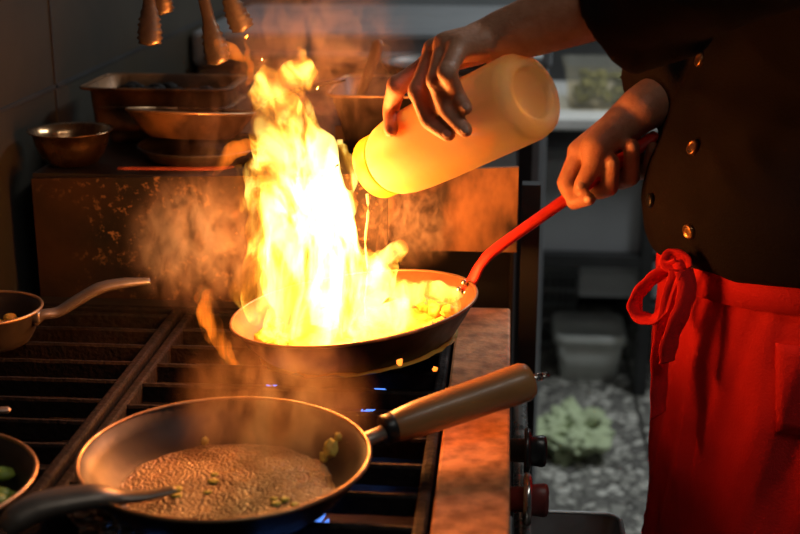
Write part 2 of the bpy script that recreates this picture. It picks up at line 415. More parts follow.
for kk, mm, lab in ((k1, 'bakelite', None), (k2, 'red_plastic', 'dull red knob with a chrome collar'), (k2+V((0, -.13, 0)), 'bakelite', None), (k2+V((0, -.26, 0)), 'bakelite', None)):
    o = knob(V((.040, kk.y, kk.z)), M[mm], 0)
    if lab:
        o['label'] = lab
        b = nb(); lathe(b, [(.0245, -.0135), (.028, -.011), (.028, -.007), (.0245, -.005)], 28, False, False)
        b.transform(Matrix.Translation((.040, kk.y, kk.z)) @ Matrix.Rotation(PI/2, 4, 'Y')); obj('collar', b, M['chrome'], o)
for y in (.5, 1.55):
    for x in (SX0+.06, -.06): obj('foot', box(nb(), (x-.025, y-.025, 0), (x+.025, y+.025, .05)), M['dark_steel'], t, smooth=False)
# side door in the front with a handle bar
d = obj('oven_door', box(nb(), (.005, .55, .12), (.02, 1.5, .66), .004), M['oven'], t, smooth=False)

# drip tray pulled out below the knobs
a = PZ(549, 512, .66); c = PZ(620, 512, .66)
t = thing('drip_tray', 'black drip tray with shiny rim pulled out below the range knobs', 'tray', (.07, 1.25, .62))
b = nb(); X0, X1, Y0, Y1 = .0215, c.x, .95, a.y+.0
cx_, cy_, w_, d_ = (X0+X1)/2, (Y0+Y1)/2, X1-X0, Y1-Y0
loft(b, [rr(w_-.02, d_-.02, .015, .625, 6, cx_, cy_), rr(w_, d_, .022, .66, 6, cx_, cy_), rr(w_-.008, d_-.008, .02, .66, 6, cx_, cy_), rr(w_-.026, d_-.026, .014, .63, 6, cx_, cy_)])
obj('pan', b, M['black'], t)
b = nb(); ring = rr(w_-.002, d_-.002, .021, .6605, 6, cx_, cy_); tube(b, ring+[ring[0]], .003, 8); obj('rim', b, M['steel'], t)

# grates
def grate(x0, x1, ys, label):
    g = thing('stove_grate', label, 'grate', ((x0+x1)/2, 1.1, .875), None, 'cast iron grates on the range')
    b = nb()
    for x in (x0, x1): box(b, (x-.006, .5, .8785), (x+.006, 1.575, .902), .003)
    for y in (.5, 1.575): box(b, (x0, y-.006, .8785), (x1, y+.006, .900), .003)
    for x in (x0, x1):
        for y in (.52, 1.1, 1.555): box(b, (x-.006, y-.012, .822), (x+.006, y+.012, .88))
    obj('frame', b, M['iron'], g, smooth=False)
    for y in ys:
        b = nb(); n = 14; top = []
        loft(b, [[V((x0+(x1-x0)*i/n, y+dy, z+.0008*noise.noise(V((i*.9, y*30, dy*90))))) for dy, z in ((-.0045, .880), (.0045, .880), (.0042, .898), (.002, .9005), (-.002, .9005), (-.0042, .898))] for i in range(n+1)])
        obj('bar', b, M['iron'], g, smooth=False)
    return g
grate(-.398, -.066, [1.002+.0615*k for k in range(-8, 10)], 'cast iron grate under the two frying pans beside the firelit ledge')
grate(-.635, -.418, [1.088+.057*k for k in range(-10, 9)], 'cast iron grate by the side wall under the steel-handled pans')

# blue gas flames
M['gas'] = emit('blue_gas_flame', (.10, .28, 1.0), 1.5)
for (bx, by, br), lab in zip(burners[:2], ('blue gas flame ring under the frothing sauce pan', 'blue gas flame ring under the flaming pan')):
    g = thing('gas_flame', lab, 'gas flame', (bx, by, .868), None, 'blue burner flames')
    b = nb(); n = 40
    for k in range(n):
        a = 2*PI*k/n
        d = V((math.cos(a), math.sin(a), 0)); p = V((bx, by, .868))+d*(br+.001)
        h = random.uniform(.006, .011)
        tube(b, [p, p+d*.006+V((0, 0, .002)), p+d*.010+V((0, 0, h*.6)), p+d*.011+V((0, 0, h))], [.0015, .0028, .002, .0004], 6)
    obj('flame_ring', b, M['gas'], g, kind='stuff')

# crumpled foil
fo = PZ(106, 529, .90)
b = nb(); bmesh.ops.create_icosphere(b, subdivisions=4, radius=1)
for v in b.verts:
    d = v.co.normalized(); r = 1+.5*noise.noise(d*2.2+V((4, 4, 4)))+.25*noise.noise(d*6)
    v.co = V((d.x*.026*r, d.y*.018*r, max(-.0005, .007+d.z*.013*r)))+fo+V((0, 0, .0008))
tag(obj('foil_scrap', b, M['foil'], smooth=False), 'crumpled scrap of foil on the grate below the sauce pan', 'foil')

# ------------------------------------------------------------------ shelf box behind the burners
BT = 1.063
t = thing('shelf_unit', 'low steel shelf unit with grease-stained front behind the burners', 'shelf', (-.3, 1.8, 0))
def sheet(name, p, m, th=.006):
    b = nb(); loft(b, [[V(q) for q in p], [V(q)+V((0, th, 0)) for q in p]]); return obj(name, b, m, t, smooth=False)
sheet('front_panel', [(-.619, 1.621, .885), (-.150, 1.621, .885), (-.150, 1.621, 1.072), (-.619, 1.621, BT-.006)], M['panel'])
M['rust'] = mat('rusted_plate', (.30, .135, .048), (.022, .011, .006), .6, .8, .1, 15, bump=.3, lo=.36, hi=.56, stretch=(1, 1, .55))
sheet('rusty_plate', [(-.149, 1.619, .972), (.017, 1.619, .972), (.017, 1.619, 1.084), (-.149, 1.619, 1.076)], M['rust'], .008)
obj('top', box(nb(), (-.619, 1.628, BT-.012), (.012, 2.3, BT)), M['oven'], t, smooth=False)
for x in (-.612, .012): obj('side_panel', box(nb(), (x-.003, 1.75, .2), (x+.003, 2.3, BT-.013)), M['oven'], t, smooth=False)
obj('gap_shade', box(nb(), (-.16, 1.80, .3), (.009, 1.806, BT-.013)), M['black'], t, smooth=False)  # black sheet added as the shade inside the open gap below the plate
for x in (-.6, .035):
    for y in (1.68, 2.28): obj('leg', box(nb(), (x-.012, y-.012, 0), (x+.012, y+.012, 1.05)), M['dark_steel'], t, smooth=False)

# mixing bowl
bc = P(73, 170, 1.685)
t = thing('mixing_bowl', 'small heat-stained metal bowl with flared rim on the shelf unit', 'bowl', (bc.x, 1.687, BT))
R = .053; prof = [(0.002, .0005), (.026, .0005), (.034, .004), (.043, .016), (.049, .032), (.0515, .044), (.057, .0465), (.0575, .048), (.051, .0465), (.047, .034), (.041, .018), (.031, .006), (.002, .003)]
b = nb(); lathe(b, prof, 48); obj('bowl', b, M['copper_bowl'], t, world=False)

# nested hotel pans
def hotel_pan(cx, cy, z, w, d, h, label):
    t = thing('steel_food_pan', label, 'food pan', (cx, cy, z), None, 'stacked steel food pans')
    b = nb(); loft(b, [rr(w*.86, d*.86, .02, 0), rr(w*.88, d*.88, .025, .01), rr(w*.92, d*.92, .028, h-.003), rr(w, d, .02, h-.002), rr(w, d, .02, h), rr(w*.905, d*.905, .026, h), rr(w*.86, d*.86, .022, .012), rr(w*.82, d*.82, .02, .004)])
    obj('pan', b, M['greasy_steel'], t, world=False)
    b = nb(); ring = rr(w, d, .02, h-.001); tube(b, ring+[ring[0]], .0022, 8); obj('rim', b, M['greasy_steel'], t, world=False)
    return t
gx = (P(78, 87, 1.82).x+P(226, 87, 1.82).x)/2
hotel_pan(gx+.008, 1.90, BT, .20, .135, .054, 'lower steel food pan of the nested pair on the shelf unit')
t = hotel_pan(gx, 1.90, BT+.019, .222, .15, .063, 'upper steel food pan with wide lip, nested in another')
b = nb()
for k in range(40): ball(b, (random.uniform(-.07, .07), random.uniform(-.035, .035), .040+random.random()*.012), .014, 1, .8, .6, seg=8)
obj('food', b, M['iron'], t, world=False, kind='stuff')

# ------------------------------------------------------------------ frying pans
def pan_body(R, h, base=.72, th=.003, seg=72):
    rb = R*base
    outer = [(.002, 0), (rb*.95, 0), (rb, .002), (rb+(R-rb)*.35, h*.28), (rb+(R-rb)*.72, h*.68), (R, h)]
    inner = [(R-th, h), (rb+(R-rb)*.72-th, h*.68), (rb+(R-rb)*.35-th, h*.28+.002), (rb-.004, .006), (rb*.9, .0045), (.002, .0045)]
    bo = nb(); lathe(bo, outer, seg, True, False)
    bi = nb(); lathe(bi, [(R, h)]+inner, seg, False, True)
    br = nb(); ring = [V(((R-th*.4)*math.cos(2*PI*k/seg), (R-th*.4)*math.sin(2*PI*k/seg), h)) for k in range(seg)]
    rr_ = []
    for k in range(seg):
        d = V((math.cos(2*PI*k/seg), math.sin(2*PI*k/seg), 0))
        rr_.append([ring[k]+d*(.0021*math.cos(q))+V((0, 0, .0021*math.sin(q))) for q in [2*PI*j/8 for j in range(8)]])
    loft(br, rr_+[rr_[0]], True, False, False); bmesh.ops.remove_doubles(br, verts=br.verts, dist=1e-5)
    return bo, bi, br
def frying_pan(label, loc, R, h, rot=None, inner='pan_inner', rim='pan_rim', base=.72, group='frying pans'):
    t = thing('frying_pan', label, 'frying pan', loc, rot, group)
    bo, bi, br = pan_body(R, h, base)
    body = obj('pan_body', bo, M['pan_black'], t, world=False)
    obj('pan_interior', bi, M[inner], t, world=False)
    obj('rim', br, M[rim], t, world=False)
    return t
# 1 sauce pan in front: wood handle
FC = V((-.240, 1.035, .9035)); FR = .1285
t = frying_pan('black frying pan of frothing sauce with a varnished wooden handle', FC, FR, .044)
h0 = P(366, 440, 1.105); h1 = P(388, 429, 1.125); h2 = P(530, 380, 1.20)
ax = (h2-h1).normalized()
b = nb(); tube(b, [V((h0.x-.014, h0.y-.01, h0.z-.006)), h0, h1+ax*.012], [.011, .0085, .0085], 12, .8); tang = obj('handle_tang', b, M['steel_handle'], t)
b = nb(); L = (h2-h1).length
tube(b, [h1-ax*.006, h1-ax*.004, h1+ax*.006, h1+ax*.008], [.0125, .0145, .0145, .013], 20); obj('ferrule', b, M['bakelite'], t)
b = nb(); prf = [(0, .0125), (.02, .0135), (.08, .0155), (.2, .0175), (.45, .0185), (.7, .0185), (.88, .0195), (.95, .0195), (.985, .0175), (1, .012)]
tube(b, [h1+ax*(L*s) for s, _ in prf], [r for _, r in prf], 28); hd = obj('wooden_handle', b, M['wood'], t)
b = nb(); tube(b, [h2+ax*(.0*1), h2+ax*.006, h2+ax*.013], [.005, .004, .0045], 10); tube(b, [h2+ax*.010, h2+ax*.02], [.0055, .004], 10, .5); obj('hanging_loop', b, M['chrome'], hd)
# sauce
b = nb(); n = 72; rings = []
for j in range(26):
    r = .1035*j/25
    rings.append([V((max(r, .0003)*math.cos(2*PI*k/n), max(r, .0003)*math.sin(2*PI*k/n), .0105+.0014*noise.noise(V((r*math.cos(2*PI*k/n)*60, r*math.sin(2*PI*k/n)*60, 2)))+.0008*noise.noise(V((r*math.cos(2*PI*k/n)*200, r*math.sin(2*PI*k/n)*200, 5))))) for k in range(n)])
loft(b, rings, True, True, False); b.transform(Matrix.Translation(FC)); tag(obj('sauce', b, M['sauce']), 'bubbling brown sauce in the wooden-handled frying pan', 'sauce', None, 'stuff')
# morsels stuck to the pan wall
def lump(name, c, r, m, label, cat, group, seed, sq=(1, 1, .8)):
    b = nb(); bmesh.ops.create_icosphere(b, subdivisions=3, radius=1)
    for v in b.verts:
        d = v.co.normalized(); q = 1+.45*noise.noise(d*1.8+V((seed, seed*2, 1)))+.15*noise.noise(d*5+V((seed, 0, 0)))
        v.co = V((d.x*r*q*sq[0], d.y*r*q*sq[1], d.z*r*q*sq[2]))+V(c)
    return tag(obj(name, b, m), label, cat, group)
def pan_wall_point(px, py, base=FC, R=FR, h=.044, lift=.004):
    best = None; r = ray(px, py)
    for i in range(600):
        tt = .9+.5*i/600; p = V((0, 0, CZ))+r*tt
        d = V((p.x-base.x, p.y-base.y)).length; zz = p.z-base.z
        rb = R*.72
        surf = .0105 if d < rb else .0045+(d-rb)/(R-rb)*h
        if zz <= surf+lift and d < R: return p
    return V((0, 0, CZ))+r*1.2
for i, (px, py, r, lab) in enumerate(((331, 449, .0075, 'largest yellow-green garlic morsel on the wall of the sauce pan'), (324, 457, .0045, 'small garlic morsel below the largest one on the pan wall'), (338, 437, .0035, 'smallest morsel above the largest one on the pan wall'), (205, 441, .0035, 'single morsel at the far edge of the sauce'))):
    lump('garlic_morsel', pan_wall_point(px, py), r, M['garlic'], lab, 'garlic', 'garlic morsels in the sauce pan', i+1.3, (1, 1, 1.2))
for i in range(9):
    a = random.uniform(0, 2*PI); rad = .09*math.sqrt(random.random())
    px_, py_ = 0, 0
    lump('garlic_slice', (FC.x+rad*math.cos(a), FC.y-.02+rad*.75*math.sin(a), FC.z+.0115), random.uniform(.003, .0055), M['garlic'], 'pale garlic slice floating in the brown sauce', 'garlic', 'garlic slices in the sauce', i+9.7, (1.1, 1, .35))

# 2 flaming pan: tilted, red handle
RC = V((-.169, 1.405, .965)); RR_ = .1425
tilt = Quaternion((0, 1, 0), math.radians(-7.2)) @ Quaternion((1, 0, 0), math.radians(-1))
rot = tilt.to_matrix()
RB = RC - rot @ V((0, 0, .052))
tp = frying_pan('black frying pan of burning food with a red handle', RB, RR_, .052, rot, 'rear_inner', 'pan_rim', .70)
hb = P(470, 280, 1.46)
hp = [P(466, 292, 1.455), P(474, 277, 1.462), P(482, 263, 1.468), P(500, 246, 1.48), P(575, 193, 1.522), P(625, 157, 1.55), P(656, 135, 1.567)]
b = nb(); tube(b, hp, [.009, .009, .0085, .0095, .0105, .011, .010], 14, [.5, .5, .55, .6, .62, .62, .6], sub=5); obj('red_handle', b, M['red_handle'], tp)
for px, py in ((464, 283), (466, 293), (459, 290)):
    b = nb(); q = P(px, py, 1.452); ball(b, q, .004, seg=10); obj('rivet', b, M['chrome'], tp)
# food in flaming pan
b = nb(); n = 60; rings = []
for j in range(30):
    r = .115*j/29
    rg_ = []
    for k in range(n):
        x, y = max(r, .0004)*math.cos(2*PI*k/n), max(r, .0004)*math.sin(2*PI*k/n)
        z = .022+.010*noise.noise(V((x*38, y*38, 3)))+.006*noise.noise(V((x*95, y*95, 8)))
        z -= .016*max(0, (r/.115)-.8)/.2
        rg_.append(V((x, y, max(.007, z))))
    rings.append(rg_)
loft(b, rings, True, True, False); b.transform(Matrix.Translation(RB) @ rot.to_4x4()); tag(obj('fried_food', b, M['fried']), 'heap of yellow food frying inside the flaming pan', 'food', None, 'stuff')
for i, (a, rad) in enumerate(((178, .108), (186, .1), (196, .106), (205, .097), (214, .105), (170, .099), (192, .088), (20, .1), (5, .108), (-12, .1), (35, .094), (-30, .103))):
    q = RB+rot @ V((rad*math.cos(math.radians(a)), rad*math.sin(math.radians(a)), .024+.004*(i % 3)))
    lump('food_chunk', q, random.uniform(.009, .013), M['fried'], 'golden chunk of food in the flaming red-handled pan', 'food', 'food chunks in the flaming pan', i*1.7+3)

# 3, 4 steel handled pans at the side wall
def steel_handle(parent, pts, w, fl):
    b = nb(); tube(b, pts, w, 14, fl, sub=6); return obj('handle', b, M['steel_handle'], parent)
LC = V((-.656+.12-.13+.01, 1.405, .9035))
LC = V((-.546-.112, 1.405, .9035))
LPR = .112
LC.x = -.546-LPR
# keep the pan clear of the side wall: shrink to what fits beside it
LPR = .066; LC.x = -.546-LPR+.002; LC.y = 1.418
t = frying_pan('small black pan of yellow food with a curved steel handle near the stained panel', LC, LPR, .042, None, 'pan_inner', 'pan_rim', .74)
steel_handle(t, [P(34, 322, 1.412), P(42, 315, 1.415), P(58, 312, 1.425), P(78, 300, 1.435), P(100, 288, 1.445), P(125, 283, 1.455), P(150, 281, 1.465)], [.007, .008, .010, .0125, .013, .0115, .007], [.9, .8, .6, .5, .5, .5, .5])
b = nb(); q = P(38, 316, 1.412); box(b, q-V((.006, .008, .006)), q+V((.004, .008, .006)), .002); obj('handle_bracket', b, M['steel_handle'], t)
b = nb()
for k in range(26):
    a = random.uniform(0, 2*PI); rd = .042*math.sqrt(random.random())
    ball(b, (LC.x+rd*math.cos(a), LC.y+rd*math.sin(a), LC.z+.010+random.random()*.008), .009, 1, .8, .6, seg=8)
tag(obj('yellow_food', b, M['fried']), 'yellow food in the small black pan by the side wall', 'food', None, 'stuff')
GR = .105
GC = V((-.391-GR, .965, .9035))
t = frying_pan('pan of chopped greens with a thick steel handle in the near corner', GC, GR, .042, None, 'pan_inner', 'pan_rim', .74)
steel_handle(t, [P(6, 530, .900), P(16, 519, .905), P(36, 508, .915), P(62, 501, .925), P(95, 496, .935), P(120, 497, .945), P(150, 495, .955), P(176, 489, .965)], [.010, .0135, .0155, .0165, .0145, .010, .007, .005], [.8, .8, .7, .62, .6, .6, .5, .4])
b = nb()
for k in range(60):
    a = random.uniform(0, 2*PI); rd = .082*math.sqrt(random.random())
    ball(b, (GC.x+rd*math.cos(a), GC.y+rd*math.sin(a), GC.z+.014+random.random()*.014), .013, 1, .8, .45, seg=8)
tag(obj('chopped_greens', b, M['greens']), 'chopped greens in the pan in the near corner', 'food', None, 'stuff')
# ladle handle end over the grate
q = P(8, 410, 1.16)
b = nb(); e0 = V((-.63, 1.13, .912))
t = thing('ladle', 'ladle lying across the grate, only its rounded steel handle end showing', 'ladle', e0)
tube(b, [e0, q-V((.02, .004, -.0)), q+V((.0, 0, 0)), q+V((.003, 0, 0))], [.005, .006, .0055, .002], 10, .6); obj('handle', b, M['steel_handle'], t)
b = nb(); lathe(b, [(.002, -.012), (.014, -.008), (.021, .004), (.023, .012), (.021, .012), (.018, .003), (.012, -.005), (.002, -.008)], 24)
b.transform(Matrix.Translation(e0+V((.0, .0, .002)))); obj('ladle_cup', b, M['steel_handle'], t)

# 5 dark pans stacked on the shelf unit
dk = P(190, 168, 1.80)
def rotz(a): return Matrix.Rotation(math.radians(a), 3, 'Z')
t = frying_pan('flat dark pan with a red handle under the tilted pan on the shelf', V((P(205, 168, 1.75).x, 1.745, BT+.001)), .09, .018, None, 'pan_black', 'pan_black', .85)
b = nb(); y_ = 1.668
tube(b, [P(232, 168, 1.69), P(215, 170, 1.672), P(165, 171, 1.668), P(118, 170, 1.665)], [.007, .008, .0095, .007], 12, .6, sub=4); obj('red_handle', b, M['firelit_red'], t)
tl = (Quaternion((1, 0, 0), math.radians(-8)) @ Quaternion((0, 1, 0), math.radians(1.5))).to_matrix()
sp = P(192, 140, 1.755)
t = frying_pan('tilted bare steel frying pan on top of the dark shelf pans', V((sp.x, 1.75, BT+.0275)), .089, .036, tl, 'greasy_steel', 'pan_rim', .66)
for ch in t.children:
    if ch.name.startswith('pan_body'): ch.data.materials[0] = M['greasy_steel']
b = nb(); hq = V((sp.x+.085, 1.78, BT+.069)); tube(b, [hq-V((.004, 0, .006)), hq+V((.03, .015, .012)), hq+V((.12, .05, .03))], [.008, .008, .007], 10, .5, sub=4); obj('handle', b, M['pan_black'], t)

# roasting tin with a leaning spatula, and a dark wok
c = P(400, 103, 1.86)
rt = V((c.x, 1.90, BT))
t = thing('roasting_tin', 'dark square roasting tin behind the flames holding a leaning spatula', 'roasting tin', rt)
b = nb(); loft(b, [rr(.15, .15, .02, 0), rr(.19, .19, .025, .075), rr(.2, .2, .025, .076), rr(.2, .2, .025, .079), rr(.186, .186, .024, .079), rr(.146, .146, .02, .004)]); obj('tin', b, M['oven'], t, world=False)
b = nb(); ring = rr(.2, .2, .025, .079); tube(b, ring+[ring[0]], .0022, 8); obj('rim', b, M['pan_rim'], t, world=False)
t = thing('spatula', 'dark wooden spatula leaning up out of the roasting tin', 'spatula', P(355, 120, 1.88))
b = nb(); tube(b, [P(350, 128, 1.885), P(357, 106, 1.885), P(375, 55, 1.90), P(378, 44, 1.905), P(380, 40, 1.906)], [.009, .010, .0125, .012, .006], 14, .6); obj('handle', b, M['dark_wood'], t)
b = nb(); e = P(350, 128, 1.885); box(b, e-V((.022, .003, .035)), e+V((.012, .003, .004)), .001); obj('blade', b, M['dark_wood'], t)
wk = P(440, 100, 2.14)
t = thing('wok', 'dark wok resting behind the roasting tin near the bottle', 'wok', V((wk.x+.02, 2.14, BT)))
b = nb(); prof = [(.03, .0), (.06, .012), (.09, .04), (.105, .07), (.115, .086), (.118, .086), (.107, .067), (.09, .037), (.06, .01), (.03, .003)]
lathe(b, prof, 48); obj('bowl', b, M['oven'], t, world=False)

# ------------------------------------------------------------------ hanging tongs
RZ = 1.46
t = thing('hanging_rail', 'steel rail above the range that the tongs hang from', 'rail', (-.4, 1.55, RZ))
b = nb(); tube(b, [(-.659, 1.55, RZ), (-.2, 1.55, RZ)], .006, 10); obj('bar', b, M['steel'], t)
for x in (-.62, -.22):
    b = nb(); tube(b, [(x, 1.55, RZ), (x, 1.55, 2.6)], .004, 8); obj('hanger', b, M['steel'], t)
M['tong_steel'] = mat('smoked_tong_steel', (.24, .19, .15), (.13, .10, .08), .3, .5, .9, 60)
def tongs(label, hinge, tips):
    t = thing('tongs', label, 'tongs', hinge, None, 'tongs hanging over the range')
    for tip in tips:
        tip = V(tip); d = (tip-hinge); L = d.length; dn = d.normalized()
        side = dn.cross(V((0, 1, 0))).normalized() if True else None
        nrm = side.cross(dn).normalized()
        b = nb(); rings = []; N = 60
        for i in range(N+1):
            s = i/N
            w = .0052+.0022*min(1, s/.7)
            if s > .74:
                u = (s-.74)/.26
                w = (.0074+.0072*math.sin(min(1, u*1.3)*PI*.5))*(1 if u < .9 else math.sqrt(max(.03, 1-((u-.9)/.1)**2)))
                w += .0017*math.sin(u*PI*13)*min(1, u*4)*(1 if u < .95 else .3)
            c_ = hinge+d*s
            cup = .0022 if s < .74 else .0022+.006*(s-.74)/.26
            o_ = []
            prof_ = (-1, -.6, 0, .6, 1)
            top = [c_+side*(w*q)-nrm*(cup*(1-q*q)) for q in prof_]
            bot = [c_+side*(w*q)-nrm*(cup*(1-q*q)-.0014) for q in reversed(prof_)]
            rings.append(top+bot)
        loft(b, rings); obj('arm', b, M['tong_steel'], t)
    b = nb(); tube(b, [hinge+V((-.012, 0, .002)), hinge+V((.012, 0, .002))], .005, 10)
    tube(b, [hinge+V((0, .002, .002)), V((hinge.x, 1.55, RZ+.008))], .0022, 8); obj('hinge', b, M['steel'], t)
    return t
hA = V((P(148, -60, 1.54).x, 1.545, 1.43)); hB = V((P(178, -75, 1.54).x, 1.545, 1.43))
tongs('darker scalloped tongs hanging nearer the side wall', hA, [P(150, 46, 1.52), P(162, 14, 1.57)])
tongs('bright steel scalloped tongs hanging nearer the flames', hB, [P(219, 65, 1.53), P(244, 31, 1.57)])

# ------------------------------------------------------------------ bottle
capP = P(376, 168, 1.415); basP = P(534, 92, 1.275)
axv = (capP-basP); BL = axv.length; axv.normalize()
zq = V((0, 0, 1)).rotation_difference(axv)
t = thing('squeeze_bottle', 'cloudy yellow plastic bottle of oil tilted over the flaming pan', 'bottle', basP, zq.to_matrix())
bottle = t
BR = .0455
prof = [(.001, .009), (.0225, .0085), (.0255, .0065), (.0265, .0015), (.0295, -.001), (.037, .001), (.043, .006), (BR, .015), (BR, BL*.35), (BR, BL*.58), (BR*.98, BL*.72), (BR*.95, BL*.80), (BR*.89, BL*.86), (BR*.81, BL*.89), (.034, BL*.90), (.032, BL*.905)]
b = nb(); lathe(b, prof, 56); obj('bottle_body', b, M['bottle'], t, world=False)
b = nb(); lathe(b, [(.031, BL*.897), (.0355, BL*.898), (.0362, BL*.91), (.0362, BL*.985), (.031, BL), (.012, BL), (.008, BL+.003), (.007, BL+.003), (.006, BL-.002), (.001, BL-.002)], 56); obj('cap', b, M['cap'], t, world=False)
b = nb(); k = .93
lathe(b, [(.001, BL*.36), (BR*k, BL*.40), (BR*k, BL*.55), (BR*.97*k, BL*.72), (BR*.94*k, BL*.80), (BR*.87*k, BL*.86), (.033, BL*.885), (.001, BL*.886)], 48)
# the oil surface lies level inside the tilted bottle
gz = zq.inverted() @ V((0, 0, 1))
geom = b.verts[:]+b.edges[:]+b.faces[:]
pt = V((0, 0, BL*.50))
bmesh.ops.bisect_plane(b, geom=geom, plane_co=pt, plane_no=gz, clear_outer=True)
bmesh.ops.holes_fill(b, edges=[e for e in b.edges if e.is_boundary])
obj('oil', b, M['oil'], t, world=False)
# stream of oil
s0 = P(367, 194, 1.418)
b = nb(); N = 14
tube(b, [V((s0.x+.0015*math.sin(i*.9)-.002*(i/N), s0.y-.008*(i/N)*.2, s0.z+(RC.z-.02-s0.z)*i/N)) for i in range(N+1)], [.0016-.0005*i/N for i in range(N+1)], 10)
tag(obj('oil_stream', b, plastic_mat('pouring_oil', (1, .88, .6), (1, .82, .5), .25, .5, .15)), 'thin stream of oil falling from the bottle cap into the pan', 'oil')

# ------------------------------------------------------------------ the cook
TH = math.radians(28)
Fd = V((-math.cos(TH), -math.sin(TH), 0)); Ld = V((math.sin(TH), -math.cos(TH), 0))
PC = V((.351, 1.50, 0))
def tp_(f, l, z): return PC+Fd*f+Ld*l+V((0, 0, z))
def bcyl(px, py, extra):
    """point on the near side of the bottle at radius + extra"""
    o = V((0, 0, CZ)); d = ray(px, py).normalized()
    oc = o-basP; dp = d-axv*d.dot(axv); op = oc-axv*oc.dot(axv)
    s = BL*.5
    def rad(h):
        f = h/BL
        return BR if f < .5 else BR-(f-.5)/.4*.012
    r = BR
    for it in range(4):
        A = dp.dot(dp); B = 2*dp.dot(op); C_ = op.dot(op)-(r+extra)**2
        D = B*B-4*A*C_
        tt = (-B-math.sqrt(max(D, 0)))/(2*A)
        p = o+d*tt; r = rad((p-basP).dot(axv))
    return p
person = thing('person', 'cook in black double-breasted jacket and red apron pouring oil over a flaming pan', 'person', PC)
bb = nb()
ls = tp_(0, .185, 1.475); rs = tp_(0, -.185, 1.475)
le = V((.245, 1.21, 1.385)); lw = P(500, 38, 1.315)
re = V((.335, 1.725, 1.243)); rw = P(640, 110, 1.565)
# torso, neck, head
for f, l, z, f2, l2, z2, r, r2 in ((-.01, .07, .95, -.01, .08, 1.1, .10, .10), (-.01, -.07, .95, -.01, -.08, 1.1, .10, .10), (-.02, .08, 1.1, -.045, .09, 1.36, .10, .078), (-.02, -.08, 1.1, -.045, -.09, 1.36, .10, .078), (0, 0, 1.0, -.045, 0, 1.4, .11, .078), (-.04, .1, 1.42, -.04, -.1, 1.42, .07, .07), (-.01, .17, 1.445, -.01, .05, 1.475, .045, .04), (-.01, -.17, 1.445, -.01, -.05, 1.475, .045, .04), (0, 0, 1.45, .02, 0, 1.60, .062, .055)):
    capsule(bb, tp_(f, l, z), tp_(f2, l2, z2), r, r2)
hc = tp_(.045, 0, 1.715)
hq_ = Quaternion(Ld, math.radians(-18)).to_matrix()   # nods towards the pan
def hp_(f, l, z): return hc+(Quaternion(Ld, math.radians(20)).to_matrix() @ (Fd*f+Ld*l+V((0, 0, z))))
capsule(bb, hp_(-.02, 0, .035), hp_(.02, 0, .03), .078, .075); capsule(bb, hp_(.03, 0, -.02), hp_(.045, 0, -.07), .058, .042)
capsule(bb, hp_(-.02, 0, .0), hp_(0, 0, -.06), .065, .05)
capsule(bb, hp_(.088, 0, .01), hp_(.106, 0, -.022), .009, .013); capsule(bb, hp_(.092, .012, -.027), hp_(.092, -.012, -.027), .008, .008)
capsule(bb, hp_(.078, .035, .03), hp_(.083, .008, .028), .012, .011); capsule(bb, hp_(.078, -.035, .03), hp_(.083, -.008, .028), .012, .011)
capsule(bb, hp_(.077, .02, -.052), hp_(.077, -.02, -.052), .009, .009); capsule(bb, hp_(.076, .017, -.064), hp_(.076, -.017, -.064), .009, .009)
capsule(bb, hp_(.068, .01, -.09), hp_(.068, -.01, -.09), .018, .018)
for s in (1, -1):
    capsule(bb, hp_(-.005, s*.076, .015), hp_(.0, s*.08, -.02), .012, .008); capsule(bb, hp_(-.012, s*.085, .02), hp_(-.006, s*.083, -.005), .013, .01)
# legs and feet
for s in (1, -1):
    capsule(bb, tp_(-.01, s*.08, .93), tp_(0, s*.085, .5), .078, .056); capsule(bb, tp_(0, s*.085, .5), tp_(-.03, s*.10, .1), .054, .04)
    capsule(bb, tp_(-.04, s*.10, .06), tp_(.14, s*.12, .04), .045, .03)
# left arm over the bottle
capsule(bb, ls, le, .058, .046); capsule(bb, le, le*.45+lw*.55, .047, .037); capsule(bb, le*.45+lw*.55, lw, .037, .027)
wr = lw
fr_ = .0098
def finger(pts, radii):
    for a, b_, r0, r1 in zip(pts, pts[1:], radii, radii[1:]): capsule(bb, a, b_, r0, r1, 14)
def at_depth(px, py, Y): return P(px, py, Y)
mid = lambda a, b_, s: a*(1-s)+b_*s
# knuckles on the upper near flank of the bottle
def over(px, py, back):
    return bcyl(px, py, back)
I = [P(430, 64, 1.352), P(397, 86, 1.335), bcyl(391, 108, fr_+.002), bcyl(391, 130, fr_-.001)]
Md = [P(436, 51, 1.322), P(419, 91, 1.296), bcyl(429, 120, fr_+.001), bcyl(448, 134, fr_-.0015)]
Rg = [P(446, 45, 1.302), P(437, 80, 1.270), bcyl(447, 110, fr_), bcyl(465, 130, fr_-.0015)]
Pk = [P(459, 46, 1.285), P(447, 72, 1.250), bcyl(457, 94, fr_-.0005), bcyl(466, 108, fr_-.002)]
L_nails = []
for pts, rs_ in ((I, (.0115, .0108, .0095, .0082)), (Md, (.0125, .0112, .0098, .0084)), (Rg, (.012, .0108, .0094, .008)), (Pk, (.011, .0096, .0082, .0072))):
    finger(pts, rs_); L_nails.append((pts[-2], pts[-1], rs_[-1]))
    # knuckle swelling
    ball(bb, pts[1], rs_[1]*1.1, seg=14)
for q, r in ((I[0], .0135), (Md[0], .0145), (Rg[0], .014), (Pk[0], .013)):
    capsule(bb, mid(wr, q, .12), q, .019, r)
capsule(bb, wr, mid(wr, Md[0], .35), .0265, .021); capsule(bb, mid(wr, Pk[0], .1), mid(Pk[0], Md[0], .3), .02, .0165)
